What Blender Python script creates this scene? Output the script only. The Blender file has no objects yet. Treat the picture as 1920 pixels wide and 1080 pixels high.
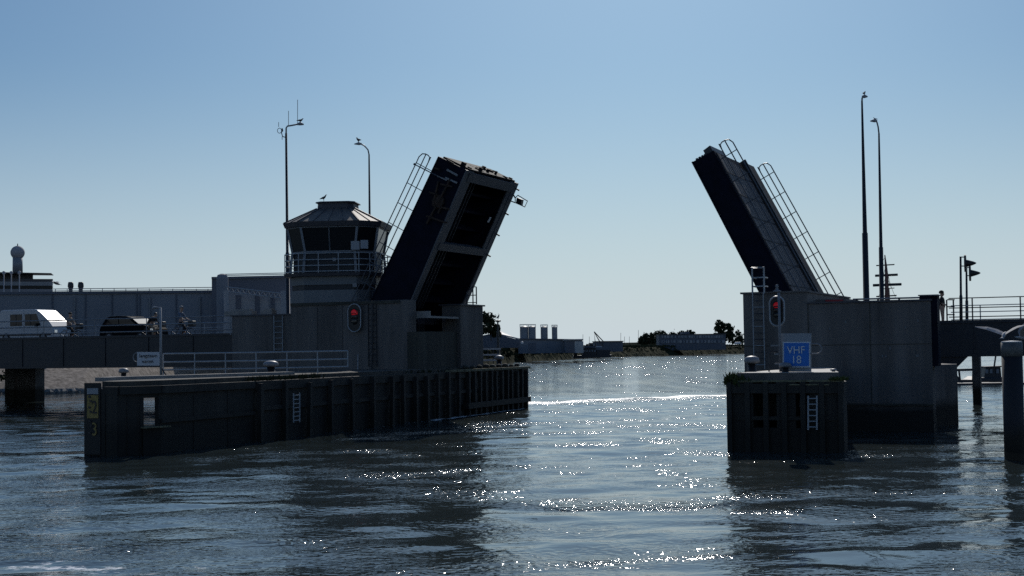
import bpy, math, random
import numpy as np
from math import radians, sin, cos, atan, atan2, degrees, pi, sqrt
from mathutils import Vector, Matrix, noise
random.seed(7)
scene = bpy.context.scene
COL = scene.collection
# ---------------------------------------------------------------- camera
F = 2700.0; CH = 3.3; ROLL = radians(.78); PITCH = atan(118 / F)
cam = bpy.data.cameras.new("camera"); cam_ob = bpy.data.objects.new("camera", cam); COL.objects.link(cam_ob)
cam.sensor_width = 36; cam.lens = 36 * F / 1920; cam.clip_start = .1; cam.clip_end = 20000
cam_ob.matrix_world = Matrix.Translation((0, 0, CH)) @ Matrix.Rotation(pi / 2 + PITCH, 4, 'X') @ Matrix.Rotation(-ROLL, 4, 'Z')
scene.camera = cam_ob
# ---------------------------------------------------------------- sky and sun
SUN_AZ = radians(6); SUN_EL = radians(33)
w = bpy.data.worlds.new("World"); scene.world = w; w.use_nodes = True
nt = w.node_tree; nt.nodes.clear()
sky = nt.nodes.new('ShaderNodeTexSky'); sky.sky_type = 'NISHITA'; sky.sun_disc = False
sky.sun_elevation = SUN_EL; sky.sun_rotation = SUN_AZ; sky.air_density = 1.0; sky.dust_density = 0.9; sky.ozone_density = 1.5; sky.altitude = 0
bg = nt.nodes.new('ShaderNodeBackground'); bg.inputs[1].default_value = 0.06
out = nt.nodes.new('ShaderNodeOutputWorld')
# white balance of the camera: cooler, and a pale grey veil low on the horizon
tc = nt.nodes.new('ShaderNodeTexCoord'); sx = nt.nodes.new('ShaderNodeSeparateXYZ'); nt.links.new(tc.outputs['Generated'], sx.inputs[0])
mr = nt.nodes.new('ShaderNodeMapRange'); mr.interpolation_type = 'SMOOTHSTEP'; mr.inputs[1].default_value = -.06; mr.inputs[2].default_value = .21; mr.inputs[3].default_value = 1; mr.inputs[4].default_value = 0; nt.links.new(sx.outputs[2], mr.inputs[0])
tint = nt.nodes.new('ShaderNodeMix'); tint.data_type = 'RGBA'; tint.blend_type = 'MULTIPLY'; tint.inputs[0].default_value = 1; tint.inputs[7].default_value = (.53, .79, 1.04, 1); nt.links.new(sky.outputs[0], tint.inputs[6])
wb = nt.nodes.new('ShaderNodeMix'); wb.data_type = 'RGBA'; nt.links.new(mr.outputs[0], wb.inputs[0]); nt.links.new(tint.outputs[2], wb.inputs[6]); wb.inputs[7].default_value = (11.2, 12.8, 14.3, 1)
hi = nt.nodes.new('ShaderNodeMapRange'); hi.inputs[1].default_value = .25; hi.inputs[2].default_value = .8; hi.inputs[3].default_value = 1; hi.inputs[4].default_value = 1.35; nt.links.new(sx.outputs[2], hi.inputs[0])
vm = nt.nodes.new('ShaderNodeVectorMath'); vm.operation = 'SCALE'; nt.links.new(wb.outputs[2], vm.inputs[0]); nt.links.new(hi.outputs[0], vm.inputs['Scale'])
nt.links.new(vm.outputs[0], bg.inputs[0]); nt.links.new(bg.outputs[0], out.inputs[0])
sun = bpy.data.lights.new("sun", 'SUN'); sun.energy = 3.0; sun.angle = radians(.53); sun.color = (1, .95, .88)
sun_ob = bpy.data.objects.new("sun", sun); COL.objects.link(sun_ob)
S = Vector((sin(SUN_AZ) * cos(SUN_EL), cos(SUN_AZ) * cos(SUN_EL), sin(SUN_EL)))
sun_ob.rotation_euler = (-S).to_track_quat('-Z', 'Y').to_euler(); sun_ob.location = (0, 0, 60)
scene.view_settings.view_transform = 'Standard'; scene.view_settings.look = 'None'
scene.view_settings.exposure = -0.2; scene.view_settings.gamma = 1
scene.cycles.max_bounces = 5; scene.cycles.diffuse_bounces = 2; scene.cycles.glossy_bounces = 3
scene.cycles.sample_clamp_indirect = 6; scene.cycles.use_denoising = False; scene.cycles.caustics_reflective = False
# ---------------------------------------------------------------- frames
# the bridge axis runs along U (to the right and nearer), the channel along V
TH = radians(23.5)
U = Vector((cos(TH), -sin(TH), 0)); V = Vector((sin(TH), cos(TH), 0)); Z = Vector((0, 0, 1)); EYE = Vector((0, 0, CH))
def P(u, v, z): return U * u + V * v + Z * z
def ray(px, py):
    dx, dy = px - 960, 540 - py
    c, s = cos(-ROLL), sin(-ROLL); x = c * dx - s * dy; y = s * dx + c * dy
    cp, sp = cos(PITCH), sin(PITCH)
    return Vector((x / F, cp - sp * y / F, sp + cp * y / F))
def at(px, py, v=None, u=None, z=None, Y=None):
    """survey point: where the sight line through a photo point meets a real plane of the site"""
    d = ray(px, py)
    if v is not None: t = (v - EYE.dot(V)) / d.dot(V)
    elif u is not None: t = (u - EYE.dot(U)) / d.dot(U)
    elif z is not None: t = (z - CH) / d.z
    else: t = Y / d.y
    return EYE + d * t
def uvz(p): return p.dot(U), p.dot(V), p.z
# ---------------------------------------------------------------- materials
MATS = {}
def mat(name, col, rough=.6, metal=0.0, var=0.0, vscale=3.0, bump=0.0, bscale=20.0, streak=False, col2=None, emit=None, spec=.5, coat=0.0):
    m = bpy.data.materials.new(name); m.use_nodes = True; n = m.node_tree; b = n.nodes['Principled BSDF']
    b.inputs['Roughness'].default_value = rough; b.inputs['Metallic'].default_value = metal
    b.inputs['Specular IOR Level'].default_value = spec
    b.inputs['Base Color'].default_value = (*col, 1)
    if coat: b.inputs['Coat Weight'].default_value = coat
    if emit: b.inputs['Emission Color'].default_value = (*emit[:3], 1); b.inputs['Emission Strength'].default_value = emit[3]
    if var or col2 or bump:
        tc = n.nodes.new('ShaderNodeTexCoord'); geo = n.nodes.new('ShaderNodeNewGeometry')
        mp = n.nodes.new('ShaderNodeMapping'); n.links.new(geo.outputs['Position'], mp.inputs[0])
        if streak: mp.inputs['Scale'].default_value = (1, 1, .12)
    if var or col2:
        no = n.nodes.new('ShaderNodeTexNoise'); no.inputs['Scale'].default_value = vscale; no.inputs['Detail'].default_value = 8; no.inputs['Roughness'].default_value = .65
        n.links.new(mp.outputs[0], no.inputs[0])
        cr = n.nodes.new('ShaderNodeValToRGB'); cr.color_ramp.elements[0].position = .32; cr.color_ramp.elements[1].position = .7
        c2 = col2 or tuple(c * (1 - var) for c in col); c1 = tuple(min(1, c * (1 + var * .6)) for c in col) if not col2 else col
        cr.color_ramp.elements[0].color = (*c2, 1); cr.color_ramp.elements[1].color = (*c1, 1)
        n.links.new(no.outputs['Fac'], cr.inputs[0]); n.links.new(cr.outputs[0], b.inputs['Base Color'])
    if bump:
        nb = n.nodes.new('ShaderNodeTexNoise'); nb.inputs['Scale'].default_value = bscale; nb.inputs['Detail'].default_value = 5
        n.links.new(mp.outputs[0], nb.inputs[0]); bp = n.nodes.new('ShaderNodeBump'); bp.inputs['Strength'].default_value = bump; bp.inputs['Distance'].default_value = .05
        n.links.new(nb.outputs['Fac'], bp.inputs['Height']); n.links.new(bp.outputs[0], b.inputs['Normal'])
    MATS[name] = m; return m
def tide(m, z0, z1, dark=(.012, .013, .011)):
    """wet algae band on a surface below the high-water mark"""
    n = m.node_tree; b = n.nodes['Principled BSDF']; link = b.inputs['Base Color'].links
    src = link[0].from_socket if link else None
    geo = n.nodes.new('ShaderNodeNewGeometry'); sx = n.nodes.new('ShaderNodeSeparateXYZ'); n.links.new(geo.outputs['Position'], sx.inputs[0])
    no = n.nodes.new('ShaderNodeTexNoise'); no.inputs['Scale'].default_value = 1.3; n.links.new(geo.outputs['Position'], no.inputs[0])
    ad = n.nodes.new('ShaderNodeMath'); ad.operation = 'MULTIPLY_ADD'; ad.inputs[1].default_value = -.5; n.links.new(no.outputs['Fac'], ad.inputs[0]); n.links.new(sx.outputs[2], ad.inputs[2])
    mr = n.nodes.new('ShaderNodeMapRange'); mr.inputs[1].default_value = z0 - .25; mr.inputs[2].default_value = z1 - .25; n.links.new(ad.outputs[0], mr.inputs[0])
    mx = n.nodes.new('ShaderNodeMix'); mx.data_type = 'RGBA'; mx.inputs[6].default_value = (*dark, 1)
    n.links.new(mr.outputs[0], mx.inputs[0])
    if src: n.links.new(src, mx.inputs[7])
    else: mx.inputs[7].default_value = b.inputs['Base Color'].default_value
    n.links.new(mx.outputs[2], b.inputs['Base Color'])
    return m
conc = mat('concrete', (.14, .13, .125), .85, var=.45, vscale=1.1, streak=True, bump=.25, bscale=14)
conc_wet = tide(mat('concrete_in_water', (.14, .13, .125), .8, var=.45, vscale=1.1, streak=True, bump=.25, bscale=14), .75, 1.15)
conc_dk = mat('concrete_dark_streaked', (.06, .06, .05), .85, var=.5, vscale=1.2, streak=True, bump=.2)  # darker concrete tone with vertical streaks
conc_lt = mat('concrete_pale', (.27, .26, .25), .7, var=.25, vscale=2.0, bump=.2)
timber = tide(mat('tarred_timber', (.030, .029, .026), .8, var=.5, vscale=1.5, bump=.5, bscale=9, streak=True), .7, 1.3, (.008, .009, .007))
moss = mat('mossy_ledge', (.2, .19, .12), .9, var=.7, vscale=4, bump=.6)
deck_top = mat('pier_deck', (.07, .065, .055), .85, var=.5, vscale=1.2, bump=.4)
steel_gal = mat('galvanised_steel', (.22, .23, .25), .5, metal=.0, var=.2, vscale=6)
steel_dk = mat('dark_steel', (.03, .034, .042), .5, var=.3, vscale=3)
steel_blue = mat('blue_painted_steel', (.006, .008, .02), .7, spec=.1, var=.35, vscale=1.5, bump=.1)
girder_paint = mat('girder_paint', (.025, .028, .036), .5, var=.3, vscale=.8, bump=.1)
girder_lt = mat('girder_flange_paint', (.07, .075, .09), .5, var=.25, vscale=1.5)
rust = mat('rusty_steel', (.04, .022, .015), .8, var=.6, vscale=5)
rail_m = mat('rail_steel', (.34, .37, .40), .42, var=.15)
rail_dk = mat('leaf_rail_steel', (.06, .07, .09), .45, var=.15)
wood_deck = mat('leaf_deck_surface', (.17, .145, .135), .8, var=.3, vscale=4, bump=.3)
kerb_m = mat('leaf_kerb', (.045, .04, .04), .8, var=.3)
glass = mat('dark_glass', (.012, .015, .018), .2, spec=.12)
glass_car = mat('car_glass', (.012, .014, .017), .12, spec=.25)
wind_m = mat('windscreen_glass', (.05, .06, .07), .17, spec=1.0)
panel = mat('tower_panel', (.15, .165, .18), .6, var=.15, vscale=1)
panel_dk = mat('tower_band', (.02, .024, .03), .6)
frame_m = mat('window_frame_paint', (.2, .22, .25), .5)
roof_m = mat('weathered_roof_metal', (.13, .11, .095), .62, var=.35, vscale=2.5, streak=True)
eave_m = mat('roof_edge', (.06, .06, .07), .6)
black = mat('black_paint', (.012, .012, .013), .5)
white = mat('white_paint', (.75, .76, .78), .5, var=.1)
grey_lt = mat('light_grey_board', (.3, .32, .35), .6)
sign_bl = mat('sign_blue', (.008, .17, .62), .5)
sign_wh = mat('sign_white', (.55, .56, .6), .55)
sign_tx = mat('sign_letter_grey', (.68, .72, .76), .5)
txt_dk = mat('sign_letter_black', (.03, .03, .035), .6)
gauge_y = mat('gauge_yellow', (.3, .22, .07), .7, var=.3, vscale=6)
gauge_k = mat('gauge_black', (.02, .02, .02), .7)
red_on = mat('signal_red_lens', (.3, .01, .01), .3, emit=(1, .03, .06, .13))
lens_off = mat('signal_dark_lens', (.02, .02, .02), .2)
tyre = mat('tyre_rubber', (.02, .02, .02), .8)
van_w = mat('white_van_paint', (.42, .44, .47), .35, coat=.15)
car_k = mat('black_car_paint', (.007, .008, .010), .8, spec=.08)
chrome = mat('chrome', (.7, .7, .7), .15, metal=1)
skin_m = mat('skin', (.45, .28, .2), .6)
shirt_bl = mat('slate_blue_shirt', (.10, .14, .20), .9)
cloth_k = mat('black_clothing', (.015, .015, .018), .9)
cloth_b = mat('beige_clothing', (.30, .24, .18), .9)
hair_g = mat('grey_hair', (.3, .29, .28), .8)
hair_d = mat('dark_hair', (.03, .025, .02), .8)
gull_m = mat('gull_plumage', (.42, .42, .43), .8, var=.2, vscale=20)
gull_d = mat('gull_dark_plumage', (.09, .085, .085), .8, var=.3, vscale=20)
gull_wing = mat('gull_wing_grey', (.36, .35, .35), .8, var=.3, vscale=15)
beak_m = mat('beak_yellow', (.5, .3, .05), .6)
red_p = mat('red_paint', (.3, .02, .03), .6)
wall_g = mat('warehouse_wall', (.23, .24, .27), .8, var=.12, vscale=.15)
wall_g2 = mat('warehouse_wall_dark', (.13, .14, .17), .8, var=.12, vscale=.15)
wall_w = mat('shed_wall_pale', (.34, .34, .36), .8, var=.15, vscale=.3)
roof_w = mat('shed_roof_pale', (.5, .48, .47), .6, var=.2, vscale=.5)
silo_m = mat('silo_steel', (.22, .24, .27), .5, var=.15, vscale=.6)
grass = mat('rough_grass', (.042, .045, .024), .95, col2=(.022, .026, .014), vscale=.15, bump=.5, bscale=1.5, spec=.02)
pebble = mat('pebble_bank', (.30, .255, .215), .9, var=.75, vscale=2.2, spec=.1, bump=.8, bscale=3)
rock_m = mat('basalt_rock', (.20, .20, .19), .85, var=.5, vscale=2.5, bump=.5, bscale=5)
leaf_m = mat('foliage', (.07, .09, .035), .9, spec=.05, var=.4, vscale=1)
leaf_d = mat('foliage_dark', (.05, .062, .035), .9, spec=.05, var=.4, vscale=1)
leaf_o = mat('foliage_olive', (.05, .055, .03), .9, spec=.05, var=.4, vscale=1)
bark = mat('bark', (.07, .055, .04), .9)
boat_k = mat('dark_boat_hull', (.025, .027, .035), .5)
mast_m = mat('mast_wood', (.16, .07, .06), .6)
asphalt = mat('asphalt', (.05, .05, .052), .85, var=.2)
# ---------------------------------------------------------------- builders
FR = {}
def frame(o): return FR.get(o.name, Matrix.Identity(4))
def meta(o, label=None, cat=None, group=None, kind=None):
    if label: o['label'] = label
    if cat: o['category'] = cat
    if group: o['group'] = group
    if kind: o['kind'] = kind
    return o
def thing(name, label, cat, base, rot=-TH, group=None):
    o = bpy.data.objects.new(name, None); COL.objects.link(o); o.empty_display_size = .5
    o.location = base; o.rotation_euler = (0, 0, rot)
    FR[o.name] = Matrix.Translation(base) @ Matrix.Rotation(rot, 4, 'Z')
    return meta(o, label, cat, group)
class MB:
    """collects shapes in site coordinates; build() links them as one mesh object"""
    def __init__(s): s.v = []; s.f = []
    def add(s, vs, fs):
        k = len(s.v); s.v += [Vector(p) for p in vs]; s.f += [tuple(i + k for i in f) for f in fs]; return s
    def hexa(s, b, t):
        n = len(b); fs = [tuple(range(n))[::-1], tuple(range(n, 2 * n))] + [(i, (i + 1) % n, n + (i + 1) % n, n + i) for i in range(n)]
        return s.add(list(b) + list(t), fs)
    def box(s, u0, u1, v0, v1, z0, z1):
        q = [(u0, v0), (u1, v0), (u1, v1), (u0, v1)]
        return s.hexa([P(a, b, z0) for a, b in q], [P(a, b, z1) for a, b in q])
    def wbox(s, x0, x1, y0, y1, z0, z1):
        q = [(x0, y0), (x1, y0), (x1, y1), (x0, y1)]
        return s.hexa([Vector((a, b, z0)) for a, b in q], [Vector((a, b, z1)) for a, b in q])
    def rings(s, rs, cap=True):
        n = len(rs[0]); k = 0; vs = [p for r in rs for p in r]; fs = []
        for i in range(len(rs) - 1):
            for j in range(n): fs.append((i * n + j, i * n + (j + 1) % n, (i + 1) * n + (j + 1) % n, (i + 1) * n + j))
        if cap: fs += [tuple(range(n))[::-1], tuple(range((len(rs) - 1) * n, len(rs) * n))]
        return s.add(vs, fs)
    def tube(s, pts, r, n=6, closed=False):
        pts = [Vector(p) for p in pts]; rs = []
        rr = r if isinstance(r, (list, tuple)) else [r] * len(pts); N = len(pts); up = None
        for i, p in enumerate(pts):
            a = pts[(i - 1) % N] if (i or closed) else p; b = pts[(i + 1) % N] if (i < N - 1 or closed) else p
            d = (b - a).normalized()
            if up is None: up = d.orthogonal().normalized()
            up = (up - d * up.dot(d)).normalized(); sd = d.cross(up)
            rs.append([p + (up * cos(2 * pi * j / n) + sd * sin(2 * pi * j / n)) * rr[i] for j in range(n)])
        if closed:
            rs.append(rs[0]); return s.rings(rs, False)
        return s.rings(rs)
    def bar(s, a, b, w, h=None, up=Z):
        a, b = Vector(a), Vector(b); h = h or w; d = (b - a).normalized(); sd = d.cross(up)
        if sd.length < 1e-4: sd = U.copy()
        sd.normalize(); t = sd.cross(d)
        q = [sd * w / 2 + t * h / 2, -sd * w / 2 + t * h / 2, -sd * w / 2 - t * h / 2, sd * w / 2 - t * h / 2]
        return s.hexa([a + c for c in q], [b + c for c in q])
    def slab(s, poly, off):
        off = Vector(off); return s.hexa([Vector(p) for p in poly], [Vector(p) + off for p in poly])
    def lathe(s, c, prof, n=16, axis=Z):
        c = Vector(c); axis = Vector(axis).normalized(); a = axis.orthogonal().normalized(); b = axis.cross(a)
        return s.rings([[c + axis * z + (a * cos(2 * pi * j / n) + b * sin(2 * pi * j / n)) * max(r, 1e-3) for j in range(n)] for r, z in prof])
    def build(s, name, m, parent=None, smooth=False, base=None, rot=None, bevel=0):
        me = bpy.data.meshes.new(name)
        if parent is None:
            if base is None:
                base = Vector((sum(p.x for p in s.v) / len(s.v), sum(p.y for p in s.v) / len(s.v), min(p.z for p in s.v)))
            fm = Matrix.Translation(base) @ Matrix.Rotation(-TH if rot is None else rot, 4, 'Z')
        else: fm = frame(parent)
        inv = fm.inverted(); me.from_pydata([inv @ p for p in s.v], [], s.f)
        me.materials.append(m); o = bpy.data.objects.new(name, me); COL.objects.link(o)
        if parent is None: o.location = base; o.rotation_euler = (0, 0, -TH if rot is None else rot)
        else: o.parent = parent
        FR[o.name] = fm
        import bmesh
        bm = bmesh.new(); bm.from_mesh(me); bmesh.ops.recalc_face_normals(bm, faces=bm.faces[:]); bm.to_mesh(me); bm.free()
        if smooth: me.polygons.foreach_set('use_smooth', [True] * len(me.polygons))
        if bevel:
            md = o.modifiers.new('edge', 'BEVEL'); md.width = bevel; md.segments = 2; md.limit_method = 'ANGLE'
        return o
def one(name, shapes, m, label, cat, group=None, **kw):
    return meta(shapes.build(name, m, None, **kw), label, cat, group)
def copy_tree(o, loc, rotz=None, label=None):
    def kids(x): return [c for c in ALL if c.parent == x]
    ALL = list(COL.objects)
    r = o.copy(); COL.objects.link(r); r.location = loc
    if rotz is not None: r.rotation_euler = (0, 0, rotz)
    if label: r['label'] = label
    for c in kids(o):
        d = c.copy(); COL.objects.link(d); d.parent = r
        for g in kids(c):
            e = g.copy(); COL.objects.link(e); e.parent = d
    return r
def text_mesh(s, size, origin, right, up, depth=.006, squeeze=1.0):
    """letters as a thin raised mesh; returns an MB"""
    cu = bpy.data.curves.new('letters', 'FONT'); cu.body = s; cu.size = size; cu.extrude = depth; cu.align_x = 'CENTER'; cu.align_y = 'CENTER'
    ob = bpy.data.objects.new('letters', cu); COL.objects.link(ob)
    dg = bpy.context.evaluated_depsgraph_get(); me = bpy.data.meshes.new_from_object(ob.evaluated_get(dg))
    right = Vector(right).normalized(); up = Vector(up).normalized(); nrm = right.cross(up)
    m = MB(); m.add([Vector(origin) + right * v.co.x * squeeze + up * v.co.y + nrm * v.co.z for v in me.vertices], [tuple(p.vertices) for p in me.polygons])
    bpy.data.objects.remove(ob); bpy.data.curves.remove(cu); bpy.data.meshes.remove(me)
    return m
def skin(name, chains, m, parent=None, sub=2, base=None, rot=0):
    """one continuous body: chains of (point, radius) sharing points by key"""
    keys = {}; vs = []; rad = []; es = []
    for ch in chains:
        prev = None
        for key, p, r in ch:
            if key not in keys: keys[key] = len(vs); vs.append(Vector(p)); rad.append(r)
            i = keys[key]
            if prev is not None: es.append((prev, i))
            prev = i
    if parent is not None: fm = frame(parent)
    else: fm = Matrix.Translation(base) @ Matrix.Rotation(rot, 4, 'Z')
    inv = fm.inverted(); me = bpy.data.meshes.new(name); me.from_pydata([inv @ v for v in vs], es, [])
    o = bpy.data.objects.new(name, me); COL.objects.link(o); me.materials.append(m)
    if parent is None: o.location = base; o.rotation_euler = (0, 0, rot)
    else: o.parent = parent
    FR[o.name] = fm
    md = o.modifiers.new('skin', 'SKIN')
    for i, sv in enumerate(me.skin_vertices[0].data):
        r = rad[i]; sv.radius = (r, r) if not isinstance(r, tuple) else r
    me.skin_vertices[0].data[0].use_root = True
    md.use_smooth_shade = True
    ss = o.modifiers.new('smooth', 'SUBSURF'); ss.levels = sub; ss.render_levels = sub
    return o
# ================================================================ WATER
def band(X, Y, a, b, wd):
    a = np.array([a.x, a.y]); b = np.array([b.x, b.y]); d = b - a; L = np.hypot(*d); d = d / L
    s = (X - a[0]) * d[0] + (Y - a[1]) * d[1]; t = -(X - a[0]) * d[1] + (Y - a[1]) * d[0]
    e = np.clip(np.minimum(s, L - s) / (L * .15) + .5, 0, 1)
    return np.exp(-(t / wd) ** 2) * e
def make_water():
    xs = np.concatenate([-np.geomspace(8000, 46, 26), np.arange(-45, 45.01, .2), np.geomspace(46, 8000, 26)])
    ys = np.concatenate([-np.geomspace(300, 5, 8), np.arange(6, 14, 1.0), np.arange(14, 112, .2), np.geomspace(113, 9000, 60)])
    X, Y = np.meshgrid(xs, ys); Zw = np.zeros_like(X); rng = np.random.default_rng(3)
    fade = np.clip((45 - np.abs(X)) / 6, 0, 1) * np.clip((Y - 14) / 4, 0, 1) * np.clip((112 - Y) / 20, 0, 1)
    def patch(sc, seed):
        r = np.random.default_rng(seed); a = 0
        for i in range(7):
            k = 2 * pi / (sc * r.uniform(.6, 1.8)); th = r.uniform(0, pi); a = a + np.sin(k * (cos(th) * X * .45 + sin(th) * Y) + r.uniform(0, 6.3) + 1.3 * np.sin(k * .6 * (X - Y * .4) + i))
        return np.clip(.5 + a / 5, 0, 1)
    calm = patch(16, 5)
    for i in range(46):
        lam = rng.uniform(.7, 1.0) if i < 12 else float(np.exp(rng.uniform(np.log(.9), np.log(4.5)))); k = 2 * pi / lam
        th = rng.normal(pi / 2 + .15, .5); A = .0019 * lam ** .75
        ph = k * (cos(th) * X + sin(th) * Y) + rng.uniform(0, 6.3) + .5 * np.sin(.21 * X + i) + .4 * np.sin(.17 * Y + 2 * i)
        Zw += A * np.sin(ph) * (.35 + 1.1 * (calm if i % 2 else 1 - calm * .7))
    Zw *= fade
    chop = .36 + .75 * patch(9, 11) + .3 * np.clip((Y - 100) / 90, 0, 1)
    p = lambda x, y: at(x, y, z=0)
    for a, b, wd, g in [((950, 760), (1390, 742), 2.6, 3.2), ((1040, 795), (1300, 782), .8, 1.4), ((1040, 952), (1350, 944), .5, 2.0), ((1290, 935), (1480, 930), .35, 2.2),
                        ((990, 890), (1100, 886), .4, 1.6), ((1180, 870), (1330, 905), .4, 1.3), ((640, 825), (980, 790), 1.4, 1.6), ((1370, 960), (1510, 962), .35, 2.4), ((620, 870), (900, 930), 1.2, .9), ((1080, 1052), (1380, 1040), .3, 1.4), ((160, 930), (520, 935), .5, .9)]:
        A = p(*a); B = p(*b); bb = band(X, Y, A, B, wd); chop = chop + g * bb
        if g >= 3: Zw += .10 * bb * (1 + .4 * np.sin(X * 1.7))
    chop = chop * (.45 + 1.1 * patch(2.0, 21)) * (.6 + .8 * patch(5, 31))
    chop = np.clip(chop, .15, 4)
    foam_glint = np.zeros_like(X)  # real froth, plus mid-channel bands that paint sun glitter as white cover
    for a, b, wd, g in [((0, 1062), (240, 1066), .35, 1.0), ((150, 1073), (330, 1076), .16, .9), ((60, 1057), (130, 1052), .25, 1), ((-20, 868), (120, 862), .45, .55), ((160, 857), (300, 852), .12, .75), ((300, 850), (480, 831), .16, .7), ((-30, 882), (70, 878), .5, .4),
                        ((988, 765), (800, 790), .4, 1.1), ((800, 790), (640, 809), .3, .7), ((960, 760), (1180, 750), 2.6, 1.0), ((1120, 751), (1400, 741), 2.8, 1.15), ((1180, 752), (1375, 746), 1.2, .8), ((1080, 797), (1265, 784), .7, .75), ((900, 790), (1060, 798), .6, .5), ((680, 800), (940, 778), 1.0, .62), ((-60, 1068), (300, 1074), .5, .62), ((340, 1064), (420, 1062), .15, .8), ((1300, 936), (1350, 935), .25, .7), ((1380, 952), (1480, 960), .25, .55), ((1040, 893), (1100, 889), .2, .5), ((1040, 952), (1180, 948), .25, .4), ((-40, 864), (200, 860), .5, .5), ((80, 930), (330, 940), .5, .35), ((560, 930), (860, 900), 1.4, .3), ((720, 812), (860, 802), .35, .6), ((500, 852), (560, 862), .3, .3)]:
        foam_glint = np.maximum(foam_glint, g * band(X, Y, p(*a), p(*b), wd))
    ny, nx = X.shape; me = bpy.data.meshes.new('water')
    vs = np.stack([X, Y, Zw], -1).reshape(-1, 3)
    idx = np.arange(ny * nx).reshape(ny, nx)
    fs = np.stack([idx[:-1, :-1], idx[:-1, 1:], idx[1:, 1:], idx[1:, :-1]], -1).reshape(-1, 4)
    me.vertices.add(len(vs)); me.vertices.foreach_set('co', vs.ravel()); me.loops.add(fs.size); me.loops.foreach_set('vertex_index', fs.ravel().astype(np.int32))
    me.polygons.add(len(fs)); me.polygons.foreach_set('loop_start', np.arange(0, fs.size, 4, dtype=np.int32)); me.polygons.foreach_set('loop_total', np.full(len(fs), 4, np.int32))
    me.update(calc_edges=True); me.polygons.foreach_set('use_smooth', [True] * len(fs))
    for nm, arr in (('chop', chop), ('foam_glint', foam_glint)):
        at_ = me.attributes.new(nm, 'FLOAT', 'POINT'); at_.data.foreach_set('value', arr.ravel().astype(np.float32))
    m = bpy.data.materials.new('water'); m.use_nodes = True; n = m.node_tree; b = n.nodes['Principled BSDF']
    b.inputs['Base Color'].default_value = (.030, .041, .041, 1); b.inputs['Roughness'].default_value = .07; b.inputs['IOR'].default_value = 1.333
    geo = n.nodes.new('ShaderNodeNewGeometry')
    def noi(sc, scale, det, rgh=.55):
        mp = n.nodes.new('ShaderNodeMapping'); mp.inputs['Scale'].default_value = sc; n.links.new(geo.outputs['Position'], mp.inputs[0])
        q = n.nodes.new('ShaderNodeTexNoise'); q.inputs['Scale'].default_value = scale; q.inputs['Detail'].default_value = det; q.inputs['Roughness'].default_value = rgh
        n.links.new(mp.outputs[0], q.inputs[0]); return q.outputs['Fac']
    def mth(op, a, b2):
        q = n.nodes.new('ShaderNodeMath'); q.operation = op
        for i, x in enumerate((a, b2)):
            if isinstance(x, (int, float)): q.inputs[i].default_value = x
            else: n.links.new(x, q.inputs[i])
        return q.outputs[0]
    ac = n.nodes.new('ShaderNodeAttribute'); ac.attribute_name = 'chop'; af = n.nodes.new('ShaderNodeAttribute'); af.attribute_name = 'foam_glint'
    big = mth('MULTIPLY', noi((.4, 1, 1), 1.7, 2.5), .27)
    rip = mth('MULTIPLY', noi((.9, 1, 1), 6, 1.5), mth('MULTIPLY', mth('POWER', ac.outputs['Fac'], 1.3), .5))
    h = mth('ADD', mth('MULTIPLY', big, ac.outputs['Fac']), rip)
    bp = n.nodes.new('ShaderNodeBump'); bp.inputs['Strength'].default_value = 1.0; bp.inputs['Distance'].default_value = .07
    n.links.new(h, bp.inputs['Height']); n.links.new(bp.outputs[0], b.inputs['Normal'])
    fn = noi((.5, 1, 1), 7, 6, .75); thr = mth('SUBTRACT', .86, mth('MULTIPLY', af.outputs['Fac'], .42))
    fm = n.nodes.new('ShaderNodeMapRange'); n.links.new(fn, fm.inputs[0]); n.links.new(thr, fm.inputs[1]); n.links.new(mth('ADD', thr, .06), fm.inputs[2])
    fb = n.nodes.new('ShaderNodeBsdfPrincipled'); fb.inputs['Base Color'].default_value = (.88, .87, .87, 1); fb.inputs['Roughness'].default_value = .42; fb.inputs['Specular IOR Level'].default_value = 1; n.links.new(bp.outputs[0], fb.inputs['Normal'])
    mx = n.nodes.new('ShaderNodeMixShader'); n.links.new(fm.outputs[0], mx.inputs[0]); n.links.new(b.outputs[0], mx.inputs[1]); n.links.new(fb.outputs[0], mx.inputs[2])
    n.links.new(mx.outputs[0], n.nodes['Material Output'].inputs[0])
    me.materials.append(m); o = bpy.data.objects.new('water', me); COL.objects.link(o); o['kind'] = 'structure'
make_water()
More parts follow.
